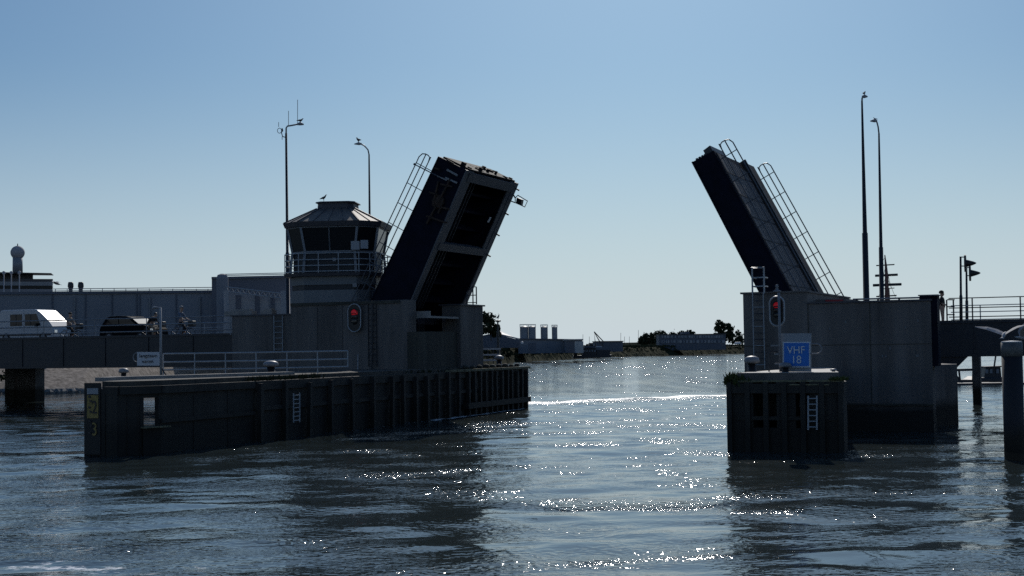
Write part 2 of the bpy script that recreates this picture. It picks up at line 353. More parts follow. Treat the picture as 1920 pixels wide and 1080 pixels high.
# ================================================================ SHORE
def make_ground():
    shore = [at(*q, z=0) for q in [(-500, 752), (-200, 745), (0, 738), (60, 740), (150, 737), (260, 728), (400, 716), (560, 706), (720, 697), (860, 689), (925, 682.5), (1000, 677), (1060, 674), (1130, 670), (1200, 668), (1300, 665), (1390, 662.7), (1600, 658), (1950, 652), (2400, 644)]]
    pts = []
    for a, b in zip(shore[:-1], shore[1:]):
        for i in range(10): t = i / 10; q = a.lerp(b, t); q = q + Vector((0, noise.noise(q * .11) * min(2.0, q.y * .012), 0)); pts.append(q)
    pts.append(shore[-1])
    prof = [(-3, -.8), (0, -.03), (1.2, .5), (3, .95), (5.5, 1.7), (8.5, 2.5), (13, 2.9), (30, 3.0), (80, 3.0), (6000, 3.0)]
    vs = []; fs = []
    for i, p in enumerate(pts):
        for dy, z in prof:
            zz = z * (1 + .12 * noise.noise(Vector((p.x * .3, dy, 3)))) if 0 < dy < 50 else z
            if dy > 0: zz *= 1 + .55 * min(1, max(0, (p.y - 150) / 150))
            k = 1 + min(1.5, max(0, (p.y - 150) / 200)) if dy < 100 else 1
            vs.append((p.x + (p.x * dy / 300 if dy < 100 else p.x * 12), p.y + dy * k, zz))
    n = len(prof)
    for i in range(len(pts) - 1):
        for j in range(n - 1): fs.append((i * n + j, (i + 1) * n + j, (i + 1) * n + j + 1, i * n + j + 1))
    me = bpy.data.meshes.new('ground'); me.from_pydata(vs, [], fs); me.polygons.foreach_set('use_smooth', [True] * len(fs))
    me.materials.append(grass); me.materials.append(pebble)
    for q in me.polygons:
        c = q.center
        if c.x < -5 and c.y < 230 and c.z < 2.85: q.material_index = 1
    o = bpy.data.objects.new('ground', me); COL.objects.link(o); o['kind'] = 'structure'
    # loose rocks along the waterline: uncountable
    m = MB()
    for i in range(900):
        k = random.random(); a, b = shore[1], shore[9]; j = random.randint(1, 8); a, b = shore[j], shore[j + 1]
        q = a.lerp(b, random.random()); q = q + Vector((0, random.uniform(-.6, 1.8), 0)); r = random.uniform(.12, .42)
        ring = [[q + Vector((cos(t) * r * random.uniform(.7, 1.2) * s_, sin(t) * r * random.uniform(.7, 1.2) * s_, zz)) for t in np.linspace(0, 2 * pi, 7)[:-1]] for s_, zz in ((1, -.2), (1.05, .1 + r * .3), (.5, .1 + r * .9))]
        m.rings(ring)
    meta(m.build('shore_rocks', rock_m), kind='stuff')
    # tufts and shrubs on the far bank
    m = MB()
    for i in range(5200):
        j = random.randint(9, 16); a, b = shore[j], shore[j + 1]; t = random.random(); q = a.lerp(b, t)
        dy = random.uniform(2, 30) * (1 + q.y / 400); z = min(2.9, .25 + dy * .2) * (1 + .5 * min(1, max(0, (q.y - 150) / 150))); hh = random.uniform(.25, 1.0) * (1.5 if random.random() < .1 else 1)
        c = q + Vector((q.x * dy / 300, dy, z)); wd = random.uniform(.4, 1.2); an = random.uniform(0, pi); d = Vector((cos(an), sin(an), 0)) * wd
        m.add([c - d, c + d, c + d * .5 + Z * hh, c - d * .7 + Z * hh * .8], [(0, 1, 2, 3)])
    meta(m.build('bank_vegetation', leaf_o), kind='stuff')
make_ground()
# ================================================================ LEFT GUIDE PIER
def poly_at(path, s):
    for (a, b) in zip(path[:-1], path[1:]):
        L = (b - a).length
        if s <= L: return a.lerp(b, s / L), (b - a).normalized()
        s -= L
    return path[-1], (path[-1] - path[-2]).normalized()
def make_left_pier():
    t = thing('fender_pier', 'long dark fender pier curving along the channel below the control tower', 'pier', P(-32, 50, 0))
    face = [P(*q, 0) for q in [(-32.7, 39.0), (-31.6, 38.8), (-30.75, 40.2), (-30.75, 46), (-31.2, 52), (-31.7, 60), (-32.2, 68), (-33.0, 77.6)]]
    back = [P(*q, 0) for q in [(-38, 77.6), (-38.9, 66), (-38.9, 53), (-36.6, 48), (-34.4, 43.6), (-33.6, 41.5)]]
    inset = [P(*q, 0) for q in [(-32.45, 39.5), (-31.7, 39.3), (-31.15, 40.5), (-31.15, 46), (-31.6, 52), (-32.1, 60), (-32.6, 68), (-33.4, 77.2)]]
    top = inset + back; ztop = 2.45
    m = MB(); m.hexa([p + Z * 2.08 for p in top], [p + Z * ztop for p in top]); m.build('deck', deck_top, t)
    # rear body, leaving the see-through bay behind the near end
    m = MB(); body = [p for p in inset[3:]] + [P(*q, 0) for q in [(-36, 77.2), (-36.5, 62), (-34.0, 52), (-32.2, 46.6)]]; m.hexa([p + Z * -1 for p in body], [p + Z * 2.06 for p in body])
    
    m.build('pier_body', timber, t)
    # front wall with the opening: framed of beams
    m = MB()
    for a, b in zip(face[3:-1], face[4:]): m.bar(a + Z * .6, b + Z * .6, .22, 3.0)
    for a, b in zip(face[3:-1], face[4:]):
        for zc, hh in ((2.12, .34), (1.25, .16)): m.bar(a + Z * zc, b + Z * zc, .42, hh)
    m.build('wall', timber, t)
    # near end pieces: pillars left and right of the opening, lintel, sill
    A_, B_, C_, D_ = P(-32.75, 39.06, 0), P(-31.2, 38.75, 0), P(-30.55, 40.1, 0), P(-30.75, 46, 0)
    Q = B_.lerp(C_, .56); zt = 2.12; zo = at(285, 746, Y=48.5).z; zb = at(285, 802, Y=48.7).z
    def wall(m, a, b, z0, z1, th=.2): d = (b - a).normalized(); m.bar(a + Z * (z0 + z1) / 2, b + Z * (z0 + z1) / 2, th, z1 - z0)
    m = MB(); wall(m, A_, B_, -1, zt); wall(m, B_, Q, -1, zt); wall(m, Q, C_, zo, zt); wall(m, Q, C_, -1, zb, .3); wall(m, C_, D_, -1, zt, .14)
    m.build('end_frame', timber, t)
    q = MB(); wall(q, Q - V * .1, C_ + V * .3, zb, zb + .05, .7); q.build('sill', moss, t)
    q = MB(); n1 = V * .5; q.slab([Q + n1 + (C_ - Q) * .45 + Z * zb, C_ + n1 + Z * zb, C_ + n1 + Z * (zb + .62)], V * .1); q.build('brace', timber, t)
    for p in (A_.lerp(B_, .62), B_, B_.lerp(C_, .25), Q, C_, C_.lerp(D_, .35), C_.lerp(D_, .72)):
        b = MB(); uu, vv, _ = uvz(p); b.box(uu - .07, uu + .09, vv - .14, vv + .03, -.8, 2.22); b.build('fender_post', timber, t)
    for (a, c) in ((A_.lerp(B_, .55), B_), (B_, C_), (C_, D_)):
        b = MB(); o = Vector((.08, -.1, 0)); b.bar(a + o + Z * 2.16, c + o + Z * 2.16, .16, .26); b.build('waling_beam', timber, t)
        if a is not B_: b = MB(); b.bar(a + o + Z * 1.1, c + o + Z * 1.1, .14, .14); b.build('waling_beam', timber, t)
    path = face[3:]
    s = .1; L = sum((b - a).length for a, b in zip(path[:-1], path[1:])); k = 0
    while s < L - .1:
        p, d = poly_at(path, s); n = Vector((d.y, -d.x, 0)); b = MB(); rj = random.Random(k); b.bar(p + n * .26 + Z * -.9, p + n * (.26 + rj.uniform(-.02, .05)) + d * rj.uniform(-.06, .06) + Z * (2.2 + rj.uniform(-.07, .1)), .15 + rj.uniform(0, .07), .2, up=d); b.build('fender_post', timber, t)
        s += 2.0 if s < 12 else (1.35 if s < 21 else .86); k += 1
    # the rear third has a proud lower waling that catches light
    b = MB()
    for i in range(12):
        p, d = poly_at(path, 21 + i * .85); q, _ = poly_at(path, 21.9 + i * .85); n = Vector((d.y, -d.x, 0)); b.bar(p + n * .35 + Z * .5, q + n * .35 + Z * .5, .3, .28)
    b.build('lower_fender', timber, t)
    b = MB()
    for i in range(14):
        p, d = poly_at(path, 19 + i * .95); q, _ = poly_at(path, 19.85 + i * .95); n = Vector((d.y, -d.x, 0)); b.bar(p + n * .2 + Z * 2.33, q + n * .2 + Z * 2.33, .3, .12)
    b.build('top_plank', conc_lt if False else moss, t)
    # ledge with weeds in front of the kerb
    b = MB(); e = [(-30.9, 44.4), (-30.9, 47), (-31.2, 50.6)]
    for (a0, a1), (b0, b1) in zip(e[:-1], e[1:]): b.bar(P(a0, a1, 2.25), P(b0, b1, 2.25), .5, .06)
    b.build('ledge', moss, t)
    rnd = random.Random(3); b = MB()
    for i in range(260):
        s0 = rnd.uniform(0, 6.2) if rnd.random() < .6 else rnd.uniform(15, 30); p, d = poly_at(path, s0); n = Vector((d.y, -d.x, 0)); c = p - n * rnd.uniform(-.1, .5) + Z * 2.28
        for k in range(3):
            dd = Vector((rnd.uniform(-.1, .1), rnd.uniform(-.1, .1), rnd.uniform(.06, .26))); b.add([c + U * -.03, c + U * .03, c + dd], [(0, 1, 2)])
    meta(b.build('weeds', leaf_o), kind='stuff')
    # stones lying on the planks at the far end
    for i in range(9):
        p, d = poly_at(path, 22 + i * 1.05); n = Vector((d.y, -d.x, 0)); r = rnd.uniform(.1, .17); b = MB()
        b.lathe(p - n * .05 + Z * 2.4, [(r * .6, 0), (r * 1.3, r * .5), (r, r * 1.1), (r * .3, r * 1.4)], 7)
        b.build('edge_knob', conc_dk, t, smooth=True)
    # pale kerb strip
    b = MB(); kp = [(-33.35, 40.6), (-33.7, 42.0), (-33.2, 44.5), (-32.6, 47.3), (-32.2, 50.9)]
    for (a0, a1), (b0, b1) in zip(kp[:-1], kp[1:]): b.bar(P(a0, a1, 2.5), P(b0, b1, 2.5), .55, .14)
    b.build('kerb', conc_lt, t)
    return t
make_left_pier()
def ladder(name, top, bot, wd, label, cat='ladder', m=rail_m, rungs=7, ax=None, group=None, stand=.0):
    ax = ax or V; t = thing(name, label, cat, bot, group=group)
    for sgn in (-1, 1):
        b = MB(); b.tube([bot + ax * sgn * wd / 2, top + ax * sgn * wd / 2], .03, 6); b.build('stile', m, t)
    for i in range(rungs):
        p = bot.lerp(top, (i + .5) / rungs); b = MB(); b.tube([p - ax * wd / 2, p + ax * wd / 2], .02, 5); b.build('rung', m, t)
    return t
ladder('pier_ladder', at(556, 737, u=-30.55), at(556, 792, u=-30.55), .45, 'pale ladder fixed to the channel face of the long fender pier')
# gauge board
def gauge():
    g = 38.72; t = thing('tide_gauge', 'yellow and black water level board with numbers 2 and 3 on the pier end', 'gauge board', at(172, 850, v=g))
    def q(x0, y0, x1, y1, v, m, nm, dep=.04):
        b = MB(); u0 = uvz(at(x0, 780, v=v))[0]; u1 = uvz(at(x1, 780, v=v))[0]; z0 = uvz(at(170, y1, v=v))[2]; z1 = uvz(at(170, y0, v=v))[2]
        b.box(u0, u1, v, v + dep, z0, z1); return b.build(nm, m, t)
    q(158, 718, 188, 852, g, gauge_k, 'backing_board', .06); q(163, 728, 184, 739, g - .02, grey_lt, 'white_panel', .015)
    q(163, 741, 184, 784, g - .02, gauge_y, 'yellow_panel', .015)
    for s_, y0, m_ in (('2', 765, txt_dk), ('3', 806, gauge_y)):
        text_mesh(s_, .62, at(177, y0, v=g - .03), U, Z, .006, .8).build('digit', m_, t)
    b = MB()
    for i, y0 in enumerate((744, 752, 764, 772, 790, 798, 812)):
        b = MB(); a = at(166 + (i % 2) * 2, y0, v=g - .03); b.bar(a, a + U * .09, .012, .07); b.build('tick_mark', txt_dk, t)
gauge()
def bollard(px, py, ptop, v, rcap, label):
    """mushroom bollard; py is its foot, ptop its cap top"""
    a = at(px, py, v=v); h = at(px, ptop, v=v).z - 2.42; a.z = 2.42
    t = thing('bollard', label, 'bollard', a, group='mushroom mooring bollards')
    b = MB(); b.lathe(a, [(rcap * .75, 0), (rcap * .72, .05), (rcap * .55, .08), (rcap * .5, h * .6)], 18); b.build('stem', black, t, smooth=True)
    b = MB(); b.lathe(a, [(rcap * .5, h * .58), (rcap * .95, h * .64), (rcap, h * .74), (rcap * .9, h * .88), (rcap * .5, h * .97), (.01, h)], 20); b.build('cap', steel_gal, t, smooth=True)
bollard(232, 712, 690, 42.9, .19, 'small bollard at the near end of the long pier')
bollard(508, 701, 676, 50.8, .32, 'broad pale capped bollard beside the rails on the long pier')
bollard(936, 686, 666, 76.0, .28, 'sunlit bollard at the far end of the long pier')
# handrail on the pier in front of the tower base
def pier_rail():
    t = thing('pier_railing', 'three bar steel railing on the long pier before the tower base', 'railing', at(480, 700, Y=61.5))
    tops = [at(x, y, Y=Y) for x, y, Y in [(306, 663.3, 60.5), (480, 661, 61.5), (652, 658, 62.5)]]
    for dz in (0, -.35, -.68):
        b = MB(); b.tube([p + Z * dz for p in tops], .035, 6); b.build('rail', rail_m, t)
    for i in range(7):
        k = i / 6 * 2; j = min(1, int(k)); p = tops[j].lerp(tops[j + 1], k - j); b = MB(); b.tube([p, Vector((p.x, p.y, 2.42 if i < 6 else p.z - .68))], .03, 6); b.build('post', rail_m, t)
pier_rail()
# slow-sailing sign
def slow_sign():
    D = 60.0; base = at(302, 706, Y=D); t = thing('slow_sailing_sign', 'white rectangular board reading langzaam varen on a grey hooked pole', 'sign', base)
    b = MB(); top = at(300.5, 577, Y=D); b.tube([base, top, at(290, 576.5, Y=D), at(286, 578, Y=D)], .055, 8); b.build('pole', grey_lt, t, smooth=True)
    b = MB(); b.slab([at(x, y, Y=D - .1) for x, y in [(257, 685.5), (299, 685.5), (299, 660), (257, 660)]], Vector((0, .05, 0))); b.build('board', sign_wh, t)
    text_mesh('langzaam', .215, at(278, 667, Y=D - .12), (1, 0, 0), Z, .004, .98).build('lettering', txt_dk, t)
    text_mesh('varen', .215, at(277, 677.5, Y=D - .12), (1, 0, 0), Z, .004, .98).build('lettering', txt_dk, t)
    b = MB(); c = at(257, 670, Y=D - .05); b.tube([c + Vector((-.16 * sin(a), 0, .19 * cos(a))) for a in np.linspace(0, pi, 10)], .02, 6); b.build('lamp_hoop', steel_gal, t)
    b = MB(); b.tube([at(303, 690, Y=D), at(312, 705, Y=D)], .03); b.build('stay', steel_dk, t)
slow_sign()
# ================================================================ LEFT TOWER BASE (bridge pier)
def make_left_base():
    t = thing('bridge_pier', 'grey concrete bridge pier below the control tower', 'bridge pier', P(-37, 65, 2))
    b = MB(); b.box(-41.0, -34.1, 65, 66, -1, 5.98); b.box(-41.0, -36.9, 66, 72.5, -1, 5.9)
    b.build('tower_base_wall', conc, t, bevel=.02)
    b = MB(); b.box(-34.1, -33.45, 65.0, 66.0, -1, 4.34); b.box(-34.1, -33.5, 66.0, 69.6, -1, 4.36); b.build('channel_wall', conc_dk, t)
    b = MB(); b.box(-34.4, -33.3, 69.6, 72.5, -1, 5.78); b.build('far_pillar', conc, t, bevel=.02)
    b = MB(); b.box(-34.55, -33.2, 69.5, 72.6, 5.78, 5.86); b.build('pillar_cap', eave_m, t)
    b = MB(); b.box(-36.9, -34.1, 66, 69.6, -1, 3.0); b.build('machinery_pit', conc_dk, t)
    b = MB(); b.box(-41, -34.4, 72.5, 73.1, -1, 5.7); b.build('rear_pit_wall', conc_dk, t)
    b = MB(); b.box(-45.4, -41.0, 66, 71.5, -1, 5.38); b.build('rear_wall', conc, t, bevel=.02)
    b = MB(); b.box(-45.5, -41.0, 65.95, 71.6, 5.38, 5.46); b.build('rear_coping', eave_m, t)
    b = MB()
    for q in [(-40, -37)]: b.box(-39.4, -39.36, 64.985, 65.0, 2.5, 5.9); b.box(-37.9, -37.86, 64.985, 65.0, 2.5, 5.9)
    for k in range(10): b.tube([P(-36.3, 64.95, 2.9 + k * .3), P(-35.9, 64.95, 2.9 + k * .3)], .014, 5)
    b.box(-36.35, -36.32, 64.93, 65, 2.6, 5.95); b.box(-35.88, -35.85, 64.93, 65, 2.6, 5.95); b.build('rungs', steel_dk, t)
    b = MB(); b.tube([at(697, 700, v=64.9), at(698, 570, v=64.9)], .05, 8); b.build('downpipe', steel_dk, t)
    b = MB(); b.tube([at(671, 694, v=64.8), at(671, 664, v=64.8)], .03, 8); b.build('stand_pipe', grey_lt, t)
    # sunlit machinery shelf seen through the gap
    b = MB(); a = at(762, 597, v=66.1); c = at(806, 583, v=66.1); b.box(a.dot(U), c.dot(U), 66.05, 66.2, a.z, c.z); b.box(-34.1, c.dot(U), 66.2, 69.5, a.z, a.z + .1); b.build('pit_edge_beam', mat('pit_beam', (.3, .29, .28), .7, var=.3, vscale=4), t)
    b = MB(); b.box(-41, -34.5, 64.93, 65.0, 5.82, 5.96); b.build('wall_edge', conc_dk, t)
    # small fittings on top of rear wall
    for x, wd in ((450, .9), (503, .35)):
        a = at(x, 586, v=67); b = MB(); b.box(a.dot(U) - wd, a.dot(U) + wd, 66.8, 67.3, 5.46, 5.7); b.box(a.dot(U) - wd * .6, a.dot(U) + wd * .8, 66.9, 67.2, 5.70, 5.8); b.build('roof_light', conc_lt, t)
make_left_base()
def ladder_cage(pxs, py0, py1, v, label):
    a = at((pxs[0] + pxs[1]) / 2, py1, v=v); t = thing('access_ladder', label, 'ladder', a)
    w_ = at(pxs[1], py1, v=v).dot(U) - at(pxs[0], py1, v=v).dot(U); h = at(pxs[0], py0, v=v).z - a.z
    for s_ in (-.5, .5):
        b = MB(); b.tube([a + U * w_ * s_, a + U * w_ * s_ + Z * h], .03, 6); b.build('stile', rail_m, t)
    for i in range(max(2, int(h / .3))):
        b = MB(); p = a + Z * (.15 + i * .3); b.tube([p - U * w_ / 2, p + U * w_ / 2], .016, 5); b.build('rung', rail_m, t)
    return t, a, w_, h
ladder_cage((514, 530), 592, 660, 65.9, 'short grey ladder on the low wall left of the tower base')
ladder_cage((432, 437), 592, 628, 66.2, 'narrow ladder at the left end of the low concrete wall')
# rail on the far pillar
def pillar_rail():
    t = thing('pillar_railing', 'small upright railing on the pillar right of the left leaf', 'railing', P(-34, 71.5, 5.86))
    b = MB()
    x = [at(876, 575, v=71), at(887, 575, v=71), at(893.5, 575, v=71)]
    for p, h in zip(x, (.7, .95, .95)):
        p.z = 5.86; q = MB(); q.tube([p, p + Z * h], .035, 6); q.build('post', rail_dk, t)
    for h in (.1, .5, .95):
        q = MB(); q.tube([x[0] + Z * min(h, .7), x[1] + Z * h, x[2] + Z * h], .025, 6); q.build('rail', rail_dk, t)
pillar_rail()
# ================================================================ CONTROL TOWER
def make_tower():
    ang = radians(5); n = Vector((-sin(ang), -cos(ang), 0)); r = Vector((cos(ang), -sin(ang), 0))
    D = 76.0; fc = (at(556, 470, Y=D) + at(667, 470, Y=D - .3)) / 2; C0 = fc - n * 2.65 + r * .12; C0.z = 0
    t = thing('control_tower', 'octagonal bridge control tower with slanted windows and low metal roof', 'tower', Vector((C0.x, C0.y, 5.9)), rot=-ang)
    def octo(A, Bc, z):
        """front half-width A, chamfer leg Bc"""
        R_ = A + Bc; pts = [(-A, -R_), (A, -R_), (R_, -A), (R_, A), (A, R_), (-A, R_), (-R_, A), (-R_, -A)]
        return [C0 + r * x - n * (y) + Z * z for x, y in pts]
    def ring(name, a0, z0, a1, z1, m, par=t, bv=0):
        b = MB(); b.rings([octo(*a0, z0), octo(*a1, z1)]); return b.build(name, m, par, bevel=bv)
    z = lambda y: at(640, y, Y=D).z
    a_, c_ = 1.42, .90
    zb, zband0, zband1, zsl0, zsl1 = z(565), z(543), z(533), z(517), z(511)
    ring('lower_wall', (a_, c_), 5.9, (a_, c_), zband0, panel); ring('dark_band', (a_ - .03, c_ - .03), zband0, (a_ - .03, c_ - .03), zband1, panel_dk)
    ring('upper_wall', (a_, c_), zband1, (a_, c_), zsl0, panel)
    ring('balcony_slab', (a_ + .2, c_ + .08), zsl0, (a_ + .23, c_ + .11), zsl1, eave_m)
    zsill, zhead, zeave = z(470), z(424), z(416)
    wall = ring('cabin_wall', (a_ - .1, c_ - .02), zsl1, (a_ - .1, c_ - .02), zsill, panel_dk)
    lo, hi = octo(a_ - .08, c_, zsill), octo(a_ + .1, c_ + .04, zhead)
    # window band: panes slanting outward between posts
    for i in range(8):
        j = (i + 1) % 8; w1 = lo[j] - lo[i]; d = w1.normalized(); split = 2 if i in (0, 4) else 1
        for k in range(split):
            q0, q1 = k / split, (k + 1) / split
            A_, B_, C_, D_ = lo[i].lerp(lo[j], q0), lo[i].lerp(lo[j], q1), hi[i].lerp(hi[j], q1), hi[i].lerp(hi[j], q0)
            nn = (B_ - A_).cross(D_ - A_).normalized(); b = MB(); cen = (A_ + B_ + C_ + D_) / 4; q = [p.lerp(cen, .03) for p in (A_, B_, C_, D_)]
            wn = b.slab(q, nn * -.02).build('window', glass, t)
            f = MB()
            for s0, s1 in ((A_, D_), (B_, C_), (A_, B_), (D_, C_)): f.bar(s0, s1, .07, .09, up=nn)
            f.build('window_frame', frame_m, wn)
    for i in range(8):
        b = MB(); b.bar(octo(a_ + .0, c_ + .05, zsl1)[i], lo[i], .13, .1, up=n); b.build('corner_post', frame_m, t)
        b = MB(); b.bar(lo[i], hi[i], .12, .12, up=n); b.build('window_post', frame_m, t)
    ring('ceiling', (a_ + .1, c_ + .12), zhead, (a_ + .1, c_ + .12), zhead + .02, panel_dk)
    ring('roof_edge', (a_ + .18, c_ + .10), zhead + .02, (a_ + .24, c_ + .13), zeave + .05, eave_m)
    zr, zc = at(640, 389, Y=77.3).z, at(640, 377.5, Y=77.6).z; ro = octo(a_ + .22, c_ + .11, zeave + .05); ri = octo(.74, .30, zr)
    rf = MB(); rf.rings([ro, ri]); rfo = rf.build('roof', roof_m, t)
    s_ = MB()
    for i in range(8):
        s_.bar(ro[i] + Z * .02, ri[i] + Z * .02, .06, .05)
        j = (i + 1) % 8
        for k in ((.25, .5, .75) if i % 2 == 0 else (.5,)): s_.bar(ro[i].lerp(ro[j], k) + Z * .015, ri[i].lerp(ri[j], k) + Z * .015, .03, .035)
    s_.build('roof_seam', eave_m, rfo)
    ring('roof_cap', (.72, .28), zr, (.70, .27), zc - .06, eave_m); ring('roof_cap_top', (.80, .30), zc - .06, (.77, .29), zc, steel_dk)
    # balcony railing
    rl = thing  # keep as parts
    oc = octo(a_ + .2, c_ + .08, 0)
    for zz in (z(474), z(486), z(497), z(508)):
        b = MB(); b.tube([p + Z * zz for p in oc], .028, 6, closed=True); b.build('balcony_rail', rail_m, t)
    for i in range(8):
        j = (i + 1) % 8
        for k in ((0, .33, .66) if i % 2 == 0 else (0, .5)):
            p = oc[i].lerp(oc[j], k); b = MB(); b.tube([p + Z * zsl1, p + Z * z(474)], .026, 6); b.build('railing_post', rail_m, t)
    # interior: desk and monitors seen against the far windows, small wall fittings
    b = MB(); zi = zsill
    b.slab([C0 - r * 1.8 + n * .2 + Z * zi, C0 + r * 1.8 + n * .2 + Z * zi, C0 + r * 1.8 + n * 1.4 + Z * zi, C0 - r * 1.8 + n * 1.4 + Z * zi], Z * .05); b.build('desk', frame_m, t)
    for (x0, x1, y0, y1) in ((658, 674, 452, 468), (676, 690, 450, 466)):
        p = [at(x, y, Y=D - .1 + 0) for x, y in ((x0, y1), (x1, y1), (x1, y0), (x0, y0))]; b = MB(); b.slab(p, Vector((0, .06, 0))); b.build('monitor', grey_lt, t)
    b = MB(); a = at(627, 487, Y=D - .02); b.wbox(a.x - .08, a.x + .08, a.y - .12, a.y, a.z - .08, a.z + .1); b.build('wall_lamp', steel_gal, t)
    b = MB(); a = at(666, 535, Y=D + .05); b.wbox(a.x - .12, a.x + .1, a.y - .15, a.y, a.z - .1, a.z + .1); b.build('camera_box', steel_gal, t)
    b = MB(); a = at(694, 540, Y=D + .55); b.tube([a - Z * .9, a + Z * .55], .05, 6); b.build('downpipe', steel_dk, t)
    return C0, zc
TC, TZ = make_tower()
# ================================================================ BASCULE LEAVES
def leaf(name, label, sgn, near, v0, v1, rail_tip, rail_len, rail_off=0):
    """near: near-face girder outline (u,z): deck tip, deck foot, bottom foot, bottom tip"""
    dt, df, bf, bt = [Vector((q[0], 0, q[1])) for q in near]
    g = lambda q, v: P(q.x, v, q.z)
    t = thing(name, label, 'bridge leaf', g(df, (v0 + v1) / 2))
    along = (dt - df).normalized(); nrm = Vector((-along.z, 0, along.x)) * (1 if sgn > 0 else -1)   # deck normal, away from the underside
    if nrm.z < 0: nrm = -nrm
    A3 = U * along.x + Z * along.z; N3 = U * nrm.x + Z * nrm.z
    for vv in (v0, v1 - .35):
        b = MB(); b.slab([g(q, vv) for q in (dt, df, bf, bt)], V * .35)
        o = b.build('main_girder', steel_blue, t)
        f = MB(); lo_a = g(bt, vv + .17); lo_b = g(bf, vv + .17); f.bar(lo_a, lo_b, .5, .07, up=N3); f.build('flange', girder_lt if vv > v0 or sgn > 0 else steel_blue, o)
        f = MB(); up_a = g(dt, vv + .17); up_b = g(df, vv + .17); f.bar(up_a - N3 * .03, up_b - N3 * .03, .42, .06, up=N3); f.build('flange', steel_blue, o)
    L = (dt - df).length
    b = MB(); c = [g(q, v0 + .35) for q in (dt, df)]; b.slab([c[0] - N3 * .28, c[1] - N3 * .28, c[1] - N3 * .02, c[0] - N3 * .02], V * (v1 - v0 - .7)); b.build('deck_plate', steel_blue, t)
    return t, g, dt, df, bf, bt, A3, N3, L
def leaf_rail(t, foot, A3, N3, L, H=1.0, posts=8, tipr=.28, name='railing', both=False):
    """three-bar rail along a leaf edge: foot point at the hinge end, running L metres towards the tip"""
    for h in (.36, .68, H):
        pts = [foot + N3 * h + A3 * (0 if h < H else tipr * (1 if both else 0)), foot + N3 * h + A3 * (L - (tipr if h == H else 0))]
        if h == H:
            pts += [foot + N3 * (H - .1) + A3 * (L - .07), foot + N3 * (H - tipr) + A3 * L, foot + N3 * (.36 + tipr * .6) + A3 * L, foot + N3 * .4 + A3 * (L - .06), foot + N3 * .36 + A3 * (L - tipr)]
            if both: pts = [foot + N3 * .68, foot + N3 * (H - tipr * .6) + A3 * .02, foot + N3 * (H - .05) + A3 * (tipr * .35)] + pts
        b = MB(); b.tube(pts, .03, 6); b.build('rail', rail_dk, t)
    for i in range(posts):
        p = foot + A3 * (L * (i + .45) / posts); b = MB(); b.tube([p, p + N3 * H], .022, 6); b.build('rail_post', rail_dk, t)
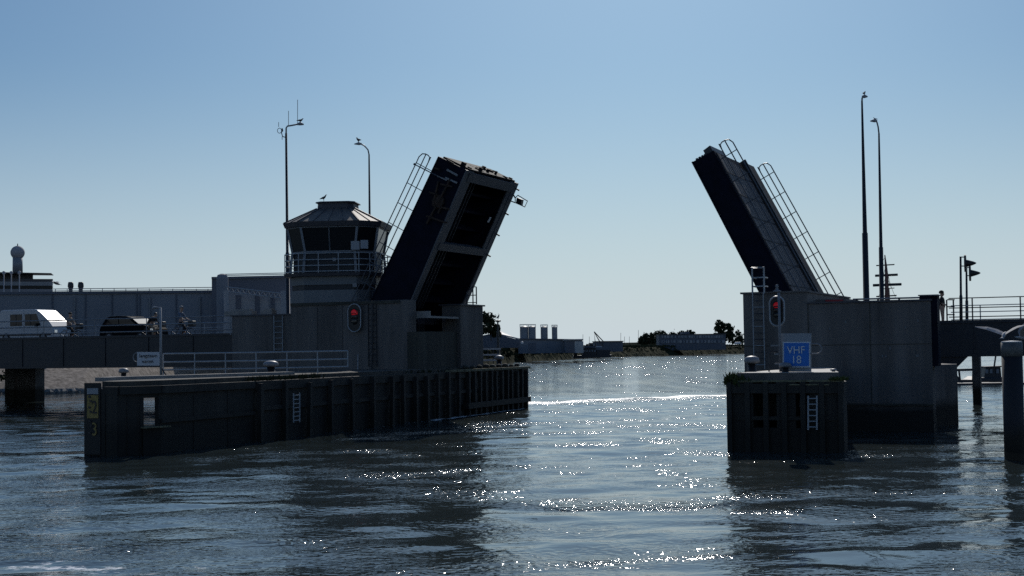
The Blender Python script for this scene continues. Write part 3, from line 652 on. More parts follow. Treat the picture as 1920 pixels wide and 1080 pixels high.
def make_left_leaf():
    near = [(-32.84, 13.37), (-38.3, 3.5), (-35.9, 3.1), (-31.22, 12.55)]
    t, g, dt, df, bf, bt, A3, N3, L = leaf('bascule_leaf', 'raised blue bridge leaf beside the control tower with its underside showing', 1, near, 66.25, 72.8, None, 0)
    v0, v1 = 66.6, 72.45
    def cross(f, th, dp, m, nm='cross_beam'):
        """beam across the underside at fraction f from the tip"""
        p = bt.lerp(bf, f); b = MB(); a = g(p, v0) + N3 * .10; c = g(p, v1) + N3 * .10; b.bar(a, c, th, dp, up=N3); return b.build(nm, m, t)
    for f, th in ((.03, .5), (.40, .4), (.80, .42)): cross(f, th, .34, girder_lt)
    for f in (.12, .21, .3, .5, .6, .7):
        p = bt.lerp(bf, f); q = dt.lerp(df, f); b = MB(); m_ = p.lerp(q, .5); b.bar(g(m_, v0), g(m_, v1), .14, .5, up=N3); b.build('cross_beam', steel_blue, t)
    for k in range(5):
        vv = v0 + .45 + k * .45; b = MB()
        for f0, f1 in ((.05, .38), (.42, .76)):
            pa, pb = bt.lerp(bf, f0), bt.lerp(bf, f1); b.bar(g(pa, vv) + N3 * (.35 + .05 * k), g(pb, vv) + N3 * (.35 + .05 * k), .06, .1, up=N3)
        b.build('stringer', girder_paint, t)
    # inner flange strips along both girders (frame seen from below)
    for vv in (v0 + .25, v1 - .3):
        b = MB(); b.bar(g(bt, vv) + N3 * .02, g(bt.lerp(bf, .40), vv) + N3 * .02, .5, .06, up=N3); b.build('frame_strip', girder_lt, t)
    # tip: locking gear and rough timber edge
    b = MB(); tipc = dt.lerp(bt, .55)
    rr = random.Random(5)
    for k in range(24):
        vv = v0 + k * .235; q = dt.lerp(bt, rr.uniform(.35, .9)); a = g(q, vv) + A3 * rr.uniform(.0, .16); b.bar(a, a + V * rr.uniform(.15, .3), rr.uniform(.1, .3), rr.uniform(.06, .22), up=N3)
    b.slab([g(dt, v0) - N3 * .1, g(bt, v0) + N3 * .05, g(bt, v0) + N3 * .05 + A3 * .09, g(dt, v0) - N3 * .1 + A3 * .09], V * (v1 - v0)); b.build('tip_edge', mat('tip_gear_paint', (.012, .012, .014), .8, spec=.15), t)
    b = MB(); a = at(828, 322, v=66.1); b.bar(at(838, 318, v=66.15), at(858, 329, v=66.15), .06, .1); b.bar(at(820, 330, v=66.1), at(838, 338, v=66.1), .04, .06); b.bar(at(835, 333, v=66.1), at(857, 343, v=66.1), .05, .09); b.build('lock_bar', steel_gal, t)
    b = MB()
    for x0, y0, x1, y1 in ((845, 335, 800, 420), (832, 372, 822, 400), (805, 360, 820, 365), (812, 385, 842, 392), (800, 405, 838, 418), (822, 340, 812, 385), (826, 345, 848, 350), (838, 300, 850, 307), (815, 315, 825, 318)):
        b.bar(at(x0, y0, v=66.12), at(x1, y1, v=66.12), .09, .09)
    b.lathe(at(822, 378, v=66.2), [(.32, 0), (.36, .05), (.2, .1), (.05, .12)], 12, axis=-V); b.build('lock_gear', rust, t)
    foot = g(df, 66.05) - A3 * 0
    leaf_rail(t, g(df, 66.2) + A3 * 1.9, A3, N3, L - 2.1, H=.98, posts=8)
    leaf_rail(t, g(df, 72.7) + A3 * 1.9, A3, N3, L - 2.4, H=.98, posts=8)
    b = MB(); a = at(777, 308, v=66.1); c = at(826, 333, v=66.1); b.tube([a, c], .03, 6); b.lathe(a, [(.03, -.05), (.07, 0), (.03, .06)], 8); b.build('signal_arm', rail_dk, t)
    # navigation light frame at the far tip and pegs along the far edge
    b = MB(); q = [at(966, 371, v=72.8), at(971, 366, v=72.8), at(989, 377, v=72.8), at(984, 388, v=72.8), at(966, 380, v=72.8)]
    b.tube(q, .03, 6, closed=True); b.bar(g(bt.lerp(bf, .06), 72.7), q[0], .06, .06); b.bar(g(bt.lerp(bf, .10), 72.7), q[4], .06, .06); b.build('light_frame', steel_dk, t)
    b = MB(); b.slab([at(x, y, v=72.75) for x, y in ((969, 370), (978, 374), (976, 385), (967, 381))], V * .3); b.build('navigation_light', black, t)
    b = MB()
    for f in (.03, .17, .29, .41):
        b = MB(); a = g(bt.lerp(bf, f), 72.8); b.bar(a, a - N3 * .24, .08, .08); b.build('edge_peg', steel_dk, t)
    b = MB(); a = at(918, 411, v=71.5); b.bar(a - A3 * .2, a + A3 * .12, .16, .03, up=N3); b.build('daylight_patch', white, t)  # white plate painted in for daylight through a small opening
make_left_leaf()
def make_right_leaf():
    near = [(-18.27, 12.68), (-13.9, 4.3), (-15.45, 4.4), (-19.32, 12.2)]
    t, g, dt, df, bf, bt, A3, N3, L = leaf('bascule_leaf', 'raised bridge leaf on the right pier showing dark girder and brown deck', -1, near, 66.25, 73.2, None, 0)
    v0, v1 = 66.3, 71.2
    b = MB(); tp = dt + (df - dt).normalized() * .12
    b.slab([g(tp, 66.45), g(df, 66.45), g(df, v1), g(dt + (df - dt).normalized() * .6, v1)], N3 * .06); b.build('road_surface', wood_deck, t)
    b = MB(); b.slab([g(tp, v1 + .12), g(df, v1 + .12), g(df, 73.1), g(tp, 73.1)], N3 * .2); b.build('footway', kerb_m, t)
    b = MB(); b.bar(g(dt, v1 + .04) + N3 * .15, g(df, v1 + .04) + N3 * .15, .14, .3, up=N3); b.build('kerb', black, t)
    for k in range(7):
        p = dt.lerp(df, .13 + k * .13); b = MB(); b.bar(g(p, 66.45) + N3 * .065, g(p, v1) + N3 * .065, .07, .03, up=N3); b.build('deck_joint', kerb_m, t)
    b = MB()
    for q in np.linspace(.15, .85, 8):
        a = 66.45 + (v1 - 66.45) * q; b.bar(g(tp, a) + N3 * .064, g(df, a) + N3 * .064, .025, .012, up=N3)
    b.build('deck_seams', kerb_m, t)
    b = MB(); rr = random.Random(8)
    b.slab([g(dt, v0) - N3 * .05, g(dt, v0) - N3 * .45, g(dt, v0) - N3 * .45 + A3 * .28, g(dt, v0) - N3 * .05 + A3 * .32], V * 2.2)
    for k in range(5):
        q = bt.lerp(dt, .2 + k * .13); b.bar(g(q, v0) + A3 * .03, g(q, v0 + 2) + A3 * .03, .1, .1, up=N3)
    b.build('tip_edge', steel_dk, t)
    leaf_rail(t, g(df, 66.3) + A3 * .9, A3, N3, L - .75, H=.98, posts=7, both=True)
    leaf_rail(t, g(df, 73.1) + A3 * .9, A3, N3, L - 1.15, H=.98, posts=7, both=True)
    b = MB(); b.tube([at(1401, 325, v=73.0), at(1532, 550, v=73.0)], .02, 5); b.build('cable', steel_gal, t)
make_right_leaf()
# ================================================================ RIGHT BRIDGE PIER
def make_right_base():
    t = thing('bridge_pier', 'wide grey concrete bridge pier carrying the right leaf', 'bridge pier', P(-11, 57, 0))
    b = MB(); b.box(-14.6, -12.0, 56.9, 66, -1, 5.46); b.build('left_wall', conc_wet, t, bevel=.02)
    b = MB(); pl = ((-12, 56.9), (-7.28, 56.9), (-7.28, 57.7), (-9.6, 60), (-9.6, 66), (-12, 66)); b.hexa([P(*q, -1) for q in pl], [P(*q, 5.0) for q in pl]); b.build('right_wall', conc_wet, t, bevel=.02)
    b = MB(); b.box(-14.7, -11.95, 56.85, 66, 5.46, 5.53); b.build('left_coping', conc, t)
    b = MB(); b.box(-12.0, -7.22, 56.84, 57.7, 5.0, 5.07); b.build('right_coping', eave_m, t)
    b = MB(); b.box(-7.28, -7.05, 56.95, 57.7, 2.5, 5.2); b.box(-7.7, -7.05, 56.95, 57.7, 5.07, 5.2); b.build('corner_cabinet', steel_blue, t)
    b = MB(); b.box(-7.75, -7.0, 56.9, 57.75, 5.2, 5.24); b.build('cabinet_lid', conc_lt, t)
    b = MB(); b.hexa([P(*q, -1) for q in ((-12, 60), (-8, 60), (-7.0, 62.5), (-8.6, 76), (-12, 76))], [P(*q, 2.5) for q in ((-12, 60), (-8, 60), (-7.0, 62.5), (-8.6, 76), (-12, 76))]); b.build('lower_pier', conc_wet, t, bevel=.02)
    # machinery cover with red stripe by the leaf foot
    b = MB(); b.box(-12.0, -10.75, 58.5, 62, 5.07, 5.22); b.build('hinge_cover', conc, t)
    b = MB(); b.box(-11.6, -10.9, 58.43, 58.5, 5.09, 5.19); b.build('red_stripe', red_p, t)
    b = MB(); b.tube([P(-10.6, 59, 5.2), P(-7.9, 59, 5.2)], .035, 6); b.build('top_rail', steel_gal, t)
    for k in range(4):
        p = at(1607 + k * 39.5, 566, v=59); b = MB(); b.bar(Vector((p.x, p.y, 5.05)), Vector((p.x, p.y, 5.21)), .07, .07); b.build('rail_stub', black, t)
    b = MB(); b.box(-14.6, -7.25, 56.82, 56.9, 1.0, 1.07); b.build('tide_ledge', conc_dk, t)
    rr = random.Random(2); b = MB()
    for k in range(9):
        a = P(rr.uniform(-11.5, -7.6), 56.89, rr.choice([4.25, 4.25, 4.0, 3.2, 2.9])); b.box(a.dot(U) - .03, a.dot(U) + .03, 56.88, 56.9, a.z - .05, a.z + .05)
    b.build('form_tie_marks', panel, t)
    for zz in (3.35,):
        b = MB(); b.box(-14.6, -7.28, 56.888, 56.9, zz, zz + .025); b.build('shutter_joint', conc_dk, t)
    for uu in (-12.0, -9.6):
        b = MB(); b.box(uu, uu + .03, 56.886, 56.9, 1.07, 5.0); b.build('shutter_joint', conc_dk, t)
make_right_base()
def caged_ladder():
    v = 56.7; t = thing('caged_ladder', 'grey ladder with tall safety hoops on the left edge of right pier', 'ladder', at(1423, 692, v=v))
    for x in (1414, 1434):
        b = MB(); a = at(x, 692, v=v); c = at(x, 548, v=v); b.tube([a, Vector((a.x, a.y, c.z))], .022, 6); b.build('stile', rail_m, t)
    for i in range(12):
        y = 684 - i * 12; b = MB(); b.tube([at(1414, y, v=v), at(1434, y, v=v)], .015, 5); b.build('rung', steel_dk if i % 3 else rail_m, t)
    zt = at(1423, 501, v=v).z
    for dv, dx in ((0, 0), (.6, 0)):
        b = MB(); a = at(1411, 550, v=v + dv); c = at(1433, 550, v=v + dv); b.tube([a, Vector((a.x, a.y, zt)), Vector((c.x, c.y, zt)), c], .035, 6); b.build('hoop', rail_m, t)
    for z_ in (5.75, 6.1):
        b = MB(); a = at(1411, 550, v=v); c = at(1433, 550, v=v)
        q = [Vector((a.x, a.y, z_)), Vector((c.x, c.y, z_))]; b.tube([q[0] + V * .6, q[0], q[1], q[1] + V * .6], .028, 6); b.build('hoop', rail_m, t)
caged_ladder()
def star_lamp():
    a = at(1457, 548, v=56.9); b = MB(); b.lathe(a, [(.16, 0), (.18, .05), (.06, .1), (.05, .2), (.08, .24), (.02, .32)], 10)
    one('pier_lamp', b, steel_gal, 'small lamp on top of the right pier above the red light', 'lamp', smooth=True)
star_lamp()
# ================================================================ RIGHT GUIDE PIER
def make_right_guide():
    t = thing('fender_pier', 'short dark square fender pier at the right with concrete top', 'pier', P(-10.3, 47, 0))
    u0, u1, v0, v1 = -12.15, -8.5, 45.25, 56.0
    b = MB(); b.box(u0, u1, v0, v0 + .6, -1, .75); b.box(u0, u0 + .5, v0 + .6, v1, -1, 2.2); b.hexa([P(u1 - .5, v0 + .6, -1), P(u1, v0 + .6, -1), P(-10.8, v1, -1), P(-11.3, v1, -1)], [P(u1 - .5, v0 + .6, 2.2), P(u1, v0 + .6, 2.2), P(-10.8, v1, 2.2), P(-11.3, v1, 2.2)]); b.box(u0 + .5, u1 - .5, v0 + 1.2, v0 + 1.4, .92, 2.2); b.build('pier_body', timber, t)
    for x0, x1 in ((1366, 1412), (1456, 1492), (1518, 1582)):
        a, c = at(x0, 760, v=v0).dot(U), at(x1, 760, v=v0).dot(U); b = MB(); b.box(max(u0, a), min(u1, c), v0, v0 + .6, .75, 2.2); b.build('end_post', timber, t)
    b = MB(); b.box(u0 - .04, u1 + .04, v0 - .1, v0 + .1, 1.85, 2.15); b.box(u0 + .3, u1 - .1, v0 - .05, v0, 1.0, 1.12); b.build('waling_beam', timber, t)
    for k in range(7):
        uu = u0 + .05 + k * (u1 - u0 - .1) / 6; b = MB(); b.box(uu - .08, uu + .08, v0 - .14, v0, -.8, 2.2); b.build('fender_post', timber, t)
    b = MB(); pl = [(u0 + .25, v0 + .25), (u1 - .15, v0 + .25), (-11.0, v1), (u0 + .25, v1)]; b.hexa([P(*q, 2.2) for q in pl], [P(*q, 2.46) for q in pl]); b.build('slab', conc_wet, t); b = MB(); b.hexa([P(*q, 2.463) for q in pl], [P(*q, 2.5) for q in pl]); b.build('concrete_top', conc_lt, t, bevel=.02)  # top sheet paler than the slab side: sunlight put into the colour
    b = MB(); b.box(u0, u1, v0, v0 + .25, 2.2, 2.26); b.box(u0 + 2, u1 - .4, v0 - .12, v0 + .1, 2.1, 2.14); b.build('ledge', moss, t)
    rr = random.Random(4); b = MB()
    for k in range(700):
        c = P(u0 + abs(rr.gauss(0, .32)) - .12, v0 + rr.uniform(-.15, 1.2), 2.2 + rr.uniform(-.15, .1)); d = Vector((rr.uniform(-.12, .12), rr.uniform(-.12, .12), rr.uniform(.02, .3))); e = Vector((rr.uniform(-.05, .05), rr.uniform(-.05, .05), .02))
        b.add([c - e, c + e, c + d + e * .4], [(0, 1, 2)])
    for k in range(160):
        c = P(rr.uniform(u1 - .4, u1 + .1), v0 + rr.uniform(-.1, .4), 2.25); d = Vector((rr.uniform(-.15, .15), rr.uniform(-.1, .1), rr.uniform(0, .15))); b.add([c - U * .04, c + U * .04, c + d], [(0, 1, 2)])
    meta(b.build('weeds', leaf_m), kind='stuff')
    one('buoy_fender', MB().lathe(at(1502, 757, v=45.9), [(.02, -.16), (.12, -.1), (.14, 0), (.1, .12), (.03, .18)], 12), steel_gal, 'grey fender ball hanging in the bay of the square fender pier', 'fender', smooth=True)
make_right_guide()
ladder('pier_ladder', at(1523.5, 742, v=45.05), at(1523.5, 806, v=45.05), .27, 'pale ladder on the front of the square fender pier', ax=U, rungs=6)
bollard(1410, 693, 667, 47.6, .26, 'left bollard on the square right fender pier')
bollard(1472.5, 697, 679, 45.9, .2, 'bollard standing before the blue radio channel sign')
bollard(1563, 700, 691, 46.4, .11, 'tiny bollard on the right corner of the square fender pier')
def signal(px, ptop, pbot, v, label, pole_x=None, foot=None, lamp_y=.75, wpx=13):
    t = thing('signal_light', label, 'traffic light', at(px, pbot, v=v))
    zt, zb = at(px, ptop, v=v).z, at(px, pbot, v=v).z; c = at(px, (ptop + pbot) / 2, v=v); w2 = (at(px + wpx, pbot, v=v) - at(px, pbot, v=v)).dot(U); hh = (zt - zb) / 2 - w2
    def cap(w_, v_, dep, m, nm, rim=False):
        pts = [c + U * (w_ * cos(a)) + Z * (w_ * sin(a) + (hh if sin(a) >= 0 else -hh)) + V * v_ for a in np.linspace(0, 2 * pi, 29)[:-1]]
        b = MB()
        if rim: b.tube(pts, .03, 6, closed=True)
        else: b.slab(pts, V * dep)
        return b.build(nm, m, t)
    cap(w2 * .96, 0, .06, black, 'backing_board'); cap(w2, -.01, 0, rail_m, 'border', True)
    for k, m_ in ((lamp_y, red_on), (lamp_y - .62, lens_off), (lamp_y - 1.24, lens_off)):
        p = c + Z * (hh * k); b = MB(); b.lathe(p, [(w2 * .5, 0), (w2 * .48, .03), (w2 * .3, .06), (.01, .07)], 14, axis=-V); b.build('lens', m_, t, smooth=True)
        b = MB(); b.tube([p + U * w2 * .55 * cos(a) + Z * w2 * .55 * sin(a) - V * .1 for a in np.linspace(0, pi, 9)], .02, 5); b.build('visor', black, t)
    if foot:
        b = MB(); a = at(pole_x, foot, v=v - .12); b.tube([a, Vector((a.x, a.y, zt + .12))], .045, 10); b.build('pole', steel_gal, t, smooth=True)
signal(664.5, 570, 622, 64.8, 'oval black signal with red lamp on the tower base wall', wpx=12)
signal(1457, 556, 611, 46.2, 'oval black signal with red lamp on a pole over the blue sign', pole_x=1463.5, foot=697, wpx=13.5)
def vhf_sign():
    v = 46.1; t = thing('radio_channel_sign', 'blue sign reading VHF 18 on a grey panel beside the signal pole', 'sign', at(1493, 697, v=v))
    def r_(x0, y0, x1, y1, dv, m, nm, dep=.04):
        b = MB(); b.slab([at(x, y, v=v + dv) for x, y in ((x0, y1), (x1, y1), (x1, y0), (x0, y0))], V * dep); return b.build(nm, m, t)
    r_(1464, 625, 1521, 697, .1, grey_lt, 'panel'); r_(1467.5, 641, 1519, 689, 0, sign_tx, 'border'); r_(1470, 643, 1516.5, 686.5, -.03, sign_bl, 'board', .02)
    text_mesh('VHF', .34, at(1492.5, 657, v=v - .045), U, Z, .004, .95).build('lettering', sign_tx, t)
    text_mesh('18', .36, at(1493, 675, v=v - .045), U, Z, .004, .95).build('lettering', sign_tx, t)
    b = MB(); c = at(1520, 654, v=v + .05); k = .155; b.tube([c + Z * k, c + U * .2 + Z * k] + [c + U * (.2 + k * sin(a)) + Z * k * cos(a) for a in np.linspace(0, pi, 9)] + [c - Z * k], .022, 6); b.build('lamp_hoop', steel_gal, t)
    for x, y, w_ in ((1440, 648, .3), (1447, 664, .25), (1448, 682, .22)):
        b = MB(); a = at(x + 5, y, v=v); b.bar(a, a + U * w_, .05, .05); b.build('bracket', steel_gal, t)
    b = MB(); b.tube([at(1442, 697, v=v), at(1442, 664, v=v), at(1445, 659, v=v), at(1458, 659, v=v)], .025, 6); b.build('side_frame', steel_dk, t)
vhf_sign()
# ================================================================ APPROACH SPANS
def approach(name, label, u0, u1, v0, v1, z0, z1, piles, cap_z):
    t = thing(name, label, 'bridge span', P((u0 + u1) / 2, v0, z0))
    b = MB(); b.box(u0, u1, v0, v0 + .4, z0, z1); b.build('edge_girder', girder_paint, t)
    b = MB(); b.box(u0, u1, v1 - .4, v1, z0, z1); b.build('edge_girder', girder_paint, t)
    b = MB(); b.box(u0, u1, v0 + .4, v1 - .4, z1 - .75, z1 - .3); b.build('roadway', asphalt, t)
    b = MB(); b.box(u0, u1, v0 - .06, v0, z1 - .13, z1 - .02); b.box(u0, u1, v0 - .08, v0, z0, z0 + .1); b.build('girder_flange', girder_paint, t)
    k = u0 + 1.5
    b = MB()
    while k < u1: b.box(k, k + .04, v0 - .05, v0, z0 + .1, z1 - .13); k += 3.2
    b.build('stiffeners', girder_paint, t)
    for (pa, pb, va, vb) in piles:
        b = MB(); b.box(pa, pb, va, vb, -1, z0 - .05); b.build('pile', tide(mat('pile_concrete', (.12, .12, .125), .85, var=.3, bump=.3), .8, 1.2) if 'pile_concrete' not in MATS else MATS['pile_concrete'], t)
    return t
pu0 = at(25, 745, v=85.5).dot(U); pu1 = at(80, 745, v=85.5).dot(U)
approach('approach_span', 'dark steel approach span carrying traffic left of the control tower', -110, -45.5, 70, 86, 2.62, 4.55,
         [(pu0, pu0 + .9, 84.6, 85.6), (pu0 + 1.15, pu1, 84.7, 85.7), (pu0, pu0 + .9, 73, 74)][:2], 2.5)
q0 = at(1826, 750, v=84).dot(U); q1 = at(1841, 750, v=84).dot(U)
approach('approach_span', 'dark steel approach span to the right of the wide pier', -8.15, 30, 66, 83, 2.78, 4.38, [(q0, q1, 83.5, 84.2), (q0 + 9, q0 + 9.6, 83.5, 84.2), (q0 + 3.1, q0 + 3.7, 83.5, 84.2)], 2.6)
b = MB(); b.hexa([P(-8.1, 66, 2.2), P(-7.5, 66, 2.2), P(-8.7, 76, 2.2), P(-9.5, 76, 2.2)], [P(-8.1, 66, 2.8), P(-6.9, 66, 2.8), P(-8.2, 76, 2.8), P(-9.5, 76, 2.8)])
one('bearing_haunch', b, girder_paint, 'dark sloping haunch under the right span where it meets the pier', 'haunch')
def bridge_rail(name, label, u0, u1, v, z, hs, step, m, r=.03, pr=.03, top_only=0):
    t = thing(name, label, 'railing', P((u0 + u1) / 2, v, z))
    for h in hs:
        b = MB(); b.tube([P(u0, v, z + h), P(u1, v, z + h)], r, 6); b.build('rail', m, t)
    k = u0 + step / 2
    while k < u1:
        b = MB(); b.tube([P(k, v, z), P(k, v, z + max(hs))], pr, 6); b.build('post', m, t); k += step
    return t
bridge_rail('guard_railing', 'near railing along the left approach span', -72, -45.6, 70.3, 4.55, (.22, .62, 1.02), 3.9, steel_gal, .036)
bridge_rail('guard_railing', 'farther railing behind the traffic on the left span', -84, -46, 85, 4.55, (.3, .7, 1.05), 1.6, rail_m, .02, .02)
bridge_rail('guard_railing', 'near railing along the right approach span', -7.7, 6, 66.2, 4.38, (.15, .55, .98), 2.0, steel_dk, .022)
bridge_rail('guard_railing', 'farther railing along the right approach span', -9.5, 8, 82.6, 4.38, (.3, .72, 1.08), 3.1, rail_m, .025)
def rail_gate():
    t = thing('rail_gate', 'dark framed gate beside the right pier cabinet', 'gate', P(-7.4, 66.1, 4.4))
    v = 66.05
    for x in (1776, 1788.5):
        b = MB(); a = at(x, 603, v=v); b.bar(a, Vector((a.x, a.y, at(x, 562, v=v).z)), .06, .06); b.build('post', steel_dk, t)
    for y in (562, 575, 590):
        b = MB(); b.bar(at(1776, y, v=v), at(1790, y, v=v), .05, .05); b.build('bar', steel_dk, t)
rail_gate()
# ================================================================ LAMP POSTS AND SIGNAL BOARDS
def pole(t, a, top, r0, r1, m=steel_dk, mid=.45):
    b = MB(); m1 = a.lerp(top, .08); m2 = a.lerp(top, .42); b.tube([a, m1, m1, m2, m2, top], [r0 * 1.25, r0 * 1.25, r0, r0 * .9, r0 * .72, r1], 10); b.build('pole', m, t, smooth=True)
def lamp_post(px, py, D, tip, arm, label, head=.5, r0=.16, v=None):
    a = at(px, py, Y=D); top = at(tip[0], tip[1], Y=D); base = Vector((a.x, a.y, 4.2)); t = thing('street_lamp', label, 'street lamp', base, rot=0)
    top.y = a.y; pole(t, base, top, r0, .05)
    pts = [top] + [at(x, y, Y=D) for x, y in arm]; b = MB(); b.tube(pts, .045, 8); b.build('arm', steel_gal, t, smooth=True)
    e = pts[-1]; sg = 1 if (e - pts[0]).x > 0 else -1
    b = MB(); b.tube([e - Vector((sg * .05, 0, 0)), e + Vector((sg * head * .3, 0, .03)), e + Vector((sg * head, 0, 0))], [.05, .11, .03], 10); b.build('lamp_head', grey_lt, t, smooth=True)
    return t, e
lamp_post(1624.3, 562, 76, (1616.2, 190), [(1616.5, 184), (1618, 181.5)], 'tallest street lamp, standing right of the raised right leaf', .25, .17)
lamp_post(1653, 562, 83, (1648, 250), [(1646.5, 238), (1644.5, 230), (1643, 227)], 'shorter street lamp beside the tallest one on the right', .35, .14)
lamp_post(693, 392, 94, (692, 290), [(690, 281), (684, 274), (677, 270)], 'street lamp rising behind the control tower roof', .45, .12)
def antenna_lamp():
    D = 90; a = at(540, 540, Y=D); base = Vector((a.x, a.y, 4.2)); t = thing('street_lamp', 'tall lamp pole with aerials left of the control tower', 'street lamp', base, rot=0)
    top = at(536.5, 250, Y=D); top.y = a.y; pole(t, base, top, .13, .07)
    b = MB(); b.tube([top, at(536.6, 240, Y=D), at(539, 236.5, Y=D), at(548, 235, Y=D), at(558, 233, Y=D)], .05, 8); b.build('arm', steel_gal, t, smooth=True)
    b = MB(); e = at(557, 233, Y=D); b.tube([e, e + Vector((.2, 0, .04)), e + Vector((.42, 0, -.02))], [.06, .12, .04], 8); b.build('lamp_head', grey_lt, t, smooth=True)
    for x, y0, y1 in ((541, 235, 208), (558, 231, 187), (522.5, 238, 229)):
        b = MB(); b.tube([at(x, y0, Y=D), at(x, y1, Y=D)], .018, 5); b.build('aerial', rail_dk, t)
    b = MB(); b.tube([at(537, 258, Y=D), at(530, 256, Y=D), at(528, 250, Y=D), at(528, 246, Y=D)], .03, 6); c = at(524, 245, Y=D)
    b.tube([c + Vector((.13 * cos(a_), 0, .16 * sin(a_))) for a_ in np.linspace(0, 2 * pi, 13)[:-1]], .02, 5, closed=True); b.lathe(at(529, 244, Y=D), [(.05, -.1), (.07, 0), (.03, .12)], 8); b.tube([at(529, 262, Y=D), at(529, 256, Y=D)], .02); b.build('wind_sensor', rail_dk, t)
antenna_lamp()
def board(px, y0, y1, xw, D, label, frx):
    """road signal seen from the side: board with protruding hoods"""
    a = at(px, 603, Y=D); base = Vector((a.x, a.y, 4.38)); t = thing('traffic_signal', label, 'traffic signal', base, rot=0, group='road traffic signals at the right')
    tp = at(px - 1, y0 + 3, Y=D); tp.y = a.y; b = MB(); b.tube([base, base.lerp(tp, .42), base.lerp(tp, .43), tp], [.09, .085, .065, .055], 8); b.build('pole', steel_dk, t, smooth=True)
    c = at(xw, (y0 + y1) / 2, Y=D); hh = (at(xw, y0, Y=D).z - at(xw, y1, Y=D).z) / 2; nd = Vector((cos(radians(20)), -sin(radians(20)), 0)); sd = Vector((sin(radians(20)), cos(radians(20)), 0))
    b = MB(); pts = [c + sd * (.34 * cos(a_)) + Z * hh * sin(a_) for a_ in np.linspace(0, 2 * pi, 17)[:-1]]; b.slab(pts, nd * .1); b.build('board', steel_dk, t)
    b = MB()
    b.lathe(c + nd * .1, [(.2, 0), (.17, .12), (.1, .35), (.03, .5)], 12, axis=nd); b.build('hood', black, t)
    b = MB()
    for yy in (.75, -.3): p = c + Z * hh * yy; q = Vector((tp.x, tp.y, p.z)); b.bar(q, p, .05, .05)
    b.build('bracket', steel_dk, t)
board(1802, 478, 510, 1808, 76, 'nearer road signal with a black hood, seen edge on', 0)
board(1813, 498, 527, 1817, 80, 'second road signal a little lower and right of the first', 0)
# ================================================================ FOREGROUND MOORING PILE
def fore_pile():
    D = 41.6; a = at(1899.5, 858, Y=D); t = thing('mooring_pile', 'thick dark mooring pile with grey band at right edge', 'mooring pile', Vector((a.x, a.y, 0)), rot=0)
    x0, x1 = at(1881, 760, Y=D).x, at(1919, 760, Y=D).x; r = (x1 - x0) / 2; c = Vector(((x0 + x1) / 2, a.y, 0))
    zt, zb = at(1900, 640, Y=D).z, at(1900, 668, Y=D).z
    b = MB(); b.lathe(c, [(r * .98, -1), (r, zb)], 28); b.build('shaft', tide(mat('pile_paint', (.02, .023, .032), .75, var=.4, vscale=2, streak=True), .7, 1.1), t, smooth=True)
    b = MB(); b.lathe(c, [(r * 1.02, zb), (r * 1.02, zt - .03)], 28); b.build('band', mat('pile_band_grey', (.14, .15, .155), .7, var=.3, vscale=5), t, smooth=True)
    b = MB(); b.lathe(c, [(r * .98, zt - .03), (r, zt), (.01, zt + .02)], 28); b.build('top_plate', white, t)
    return c, zt, r
FC, FZ, FRd = fore_pile()
# ================================================================ BIRDS
def gull(c, h, size=1.0, mb=gull_m, label='', flip=1, tilt=0, group='gulls'):
    """standing gull, facing +x*h direction; c = feet point"""
    h = Vector(h).normalized(); s = size; q = lambda a, z: c + h * a * s + Z * z * s
    o = skin('gull', [[('tail', q(-.26, .17), .012 * s), ('rump', q(-.15, .19), .04 * s), ('body', q(-.03, .21), .075 * s), ('breast', q(.07, .24), .065 * s), ('neck', q(.115, .30), .036 * s), ('head', q(.13, .345), .038 * s), ('face', q(.17, .345), .018 * s), ('beak', q(.215, .335), .006 * s)],
                     [('body', 0, 0), ('l1', q(.0, .11) + V * .02 * s, .012 * s), ('l2', q(.0, .0) + V * .02 * s, .009 * s)], [('body', 0, 0), ('r1', q(.01, .11) - V * .02 * s, .012 * s), ('r2', q(.01, .0) - V * .02 * s, .009 * s)]], mb, None, 1, base=c, rot=0)
    meta(o, label, 'gull', group); return o
gull(at(607, 377.5, Y=78.3), (1, -.2, .15), .95, gull_d, 'gull perched on the flat cap of the control tower roof')
gull(at(672, 269, Y=94), (-.7, .7, 0), 1.15, gull_d, 'gull perched on the lamp head behind the tower')
gull(at(1620.5, 180.5, Y=76), (.6, .7, 0), .8, gull_d, 'gull perched on top of the tallest street lamp')
gull(at(1641, 227, Y=83), (-.9, .3, 0), .6, gull_m, 'small pale gull resting on the shorter right lamp')
gull(at(563.5, 232, Y=90), (.9, .3, -.1), 1.0, gull_d, 'gull resting on the aerial lamp head')
gull(at(934, 600, Y=97), (.4, .8, .2), .95, gull_d, 'gull on the small lamp beyond the long pier')
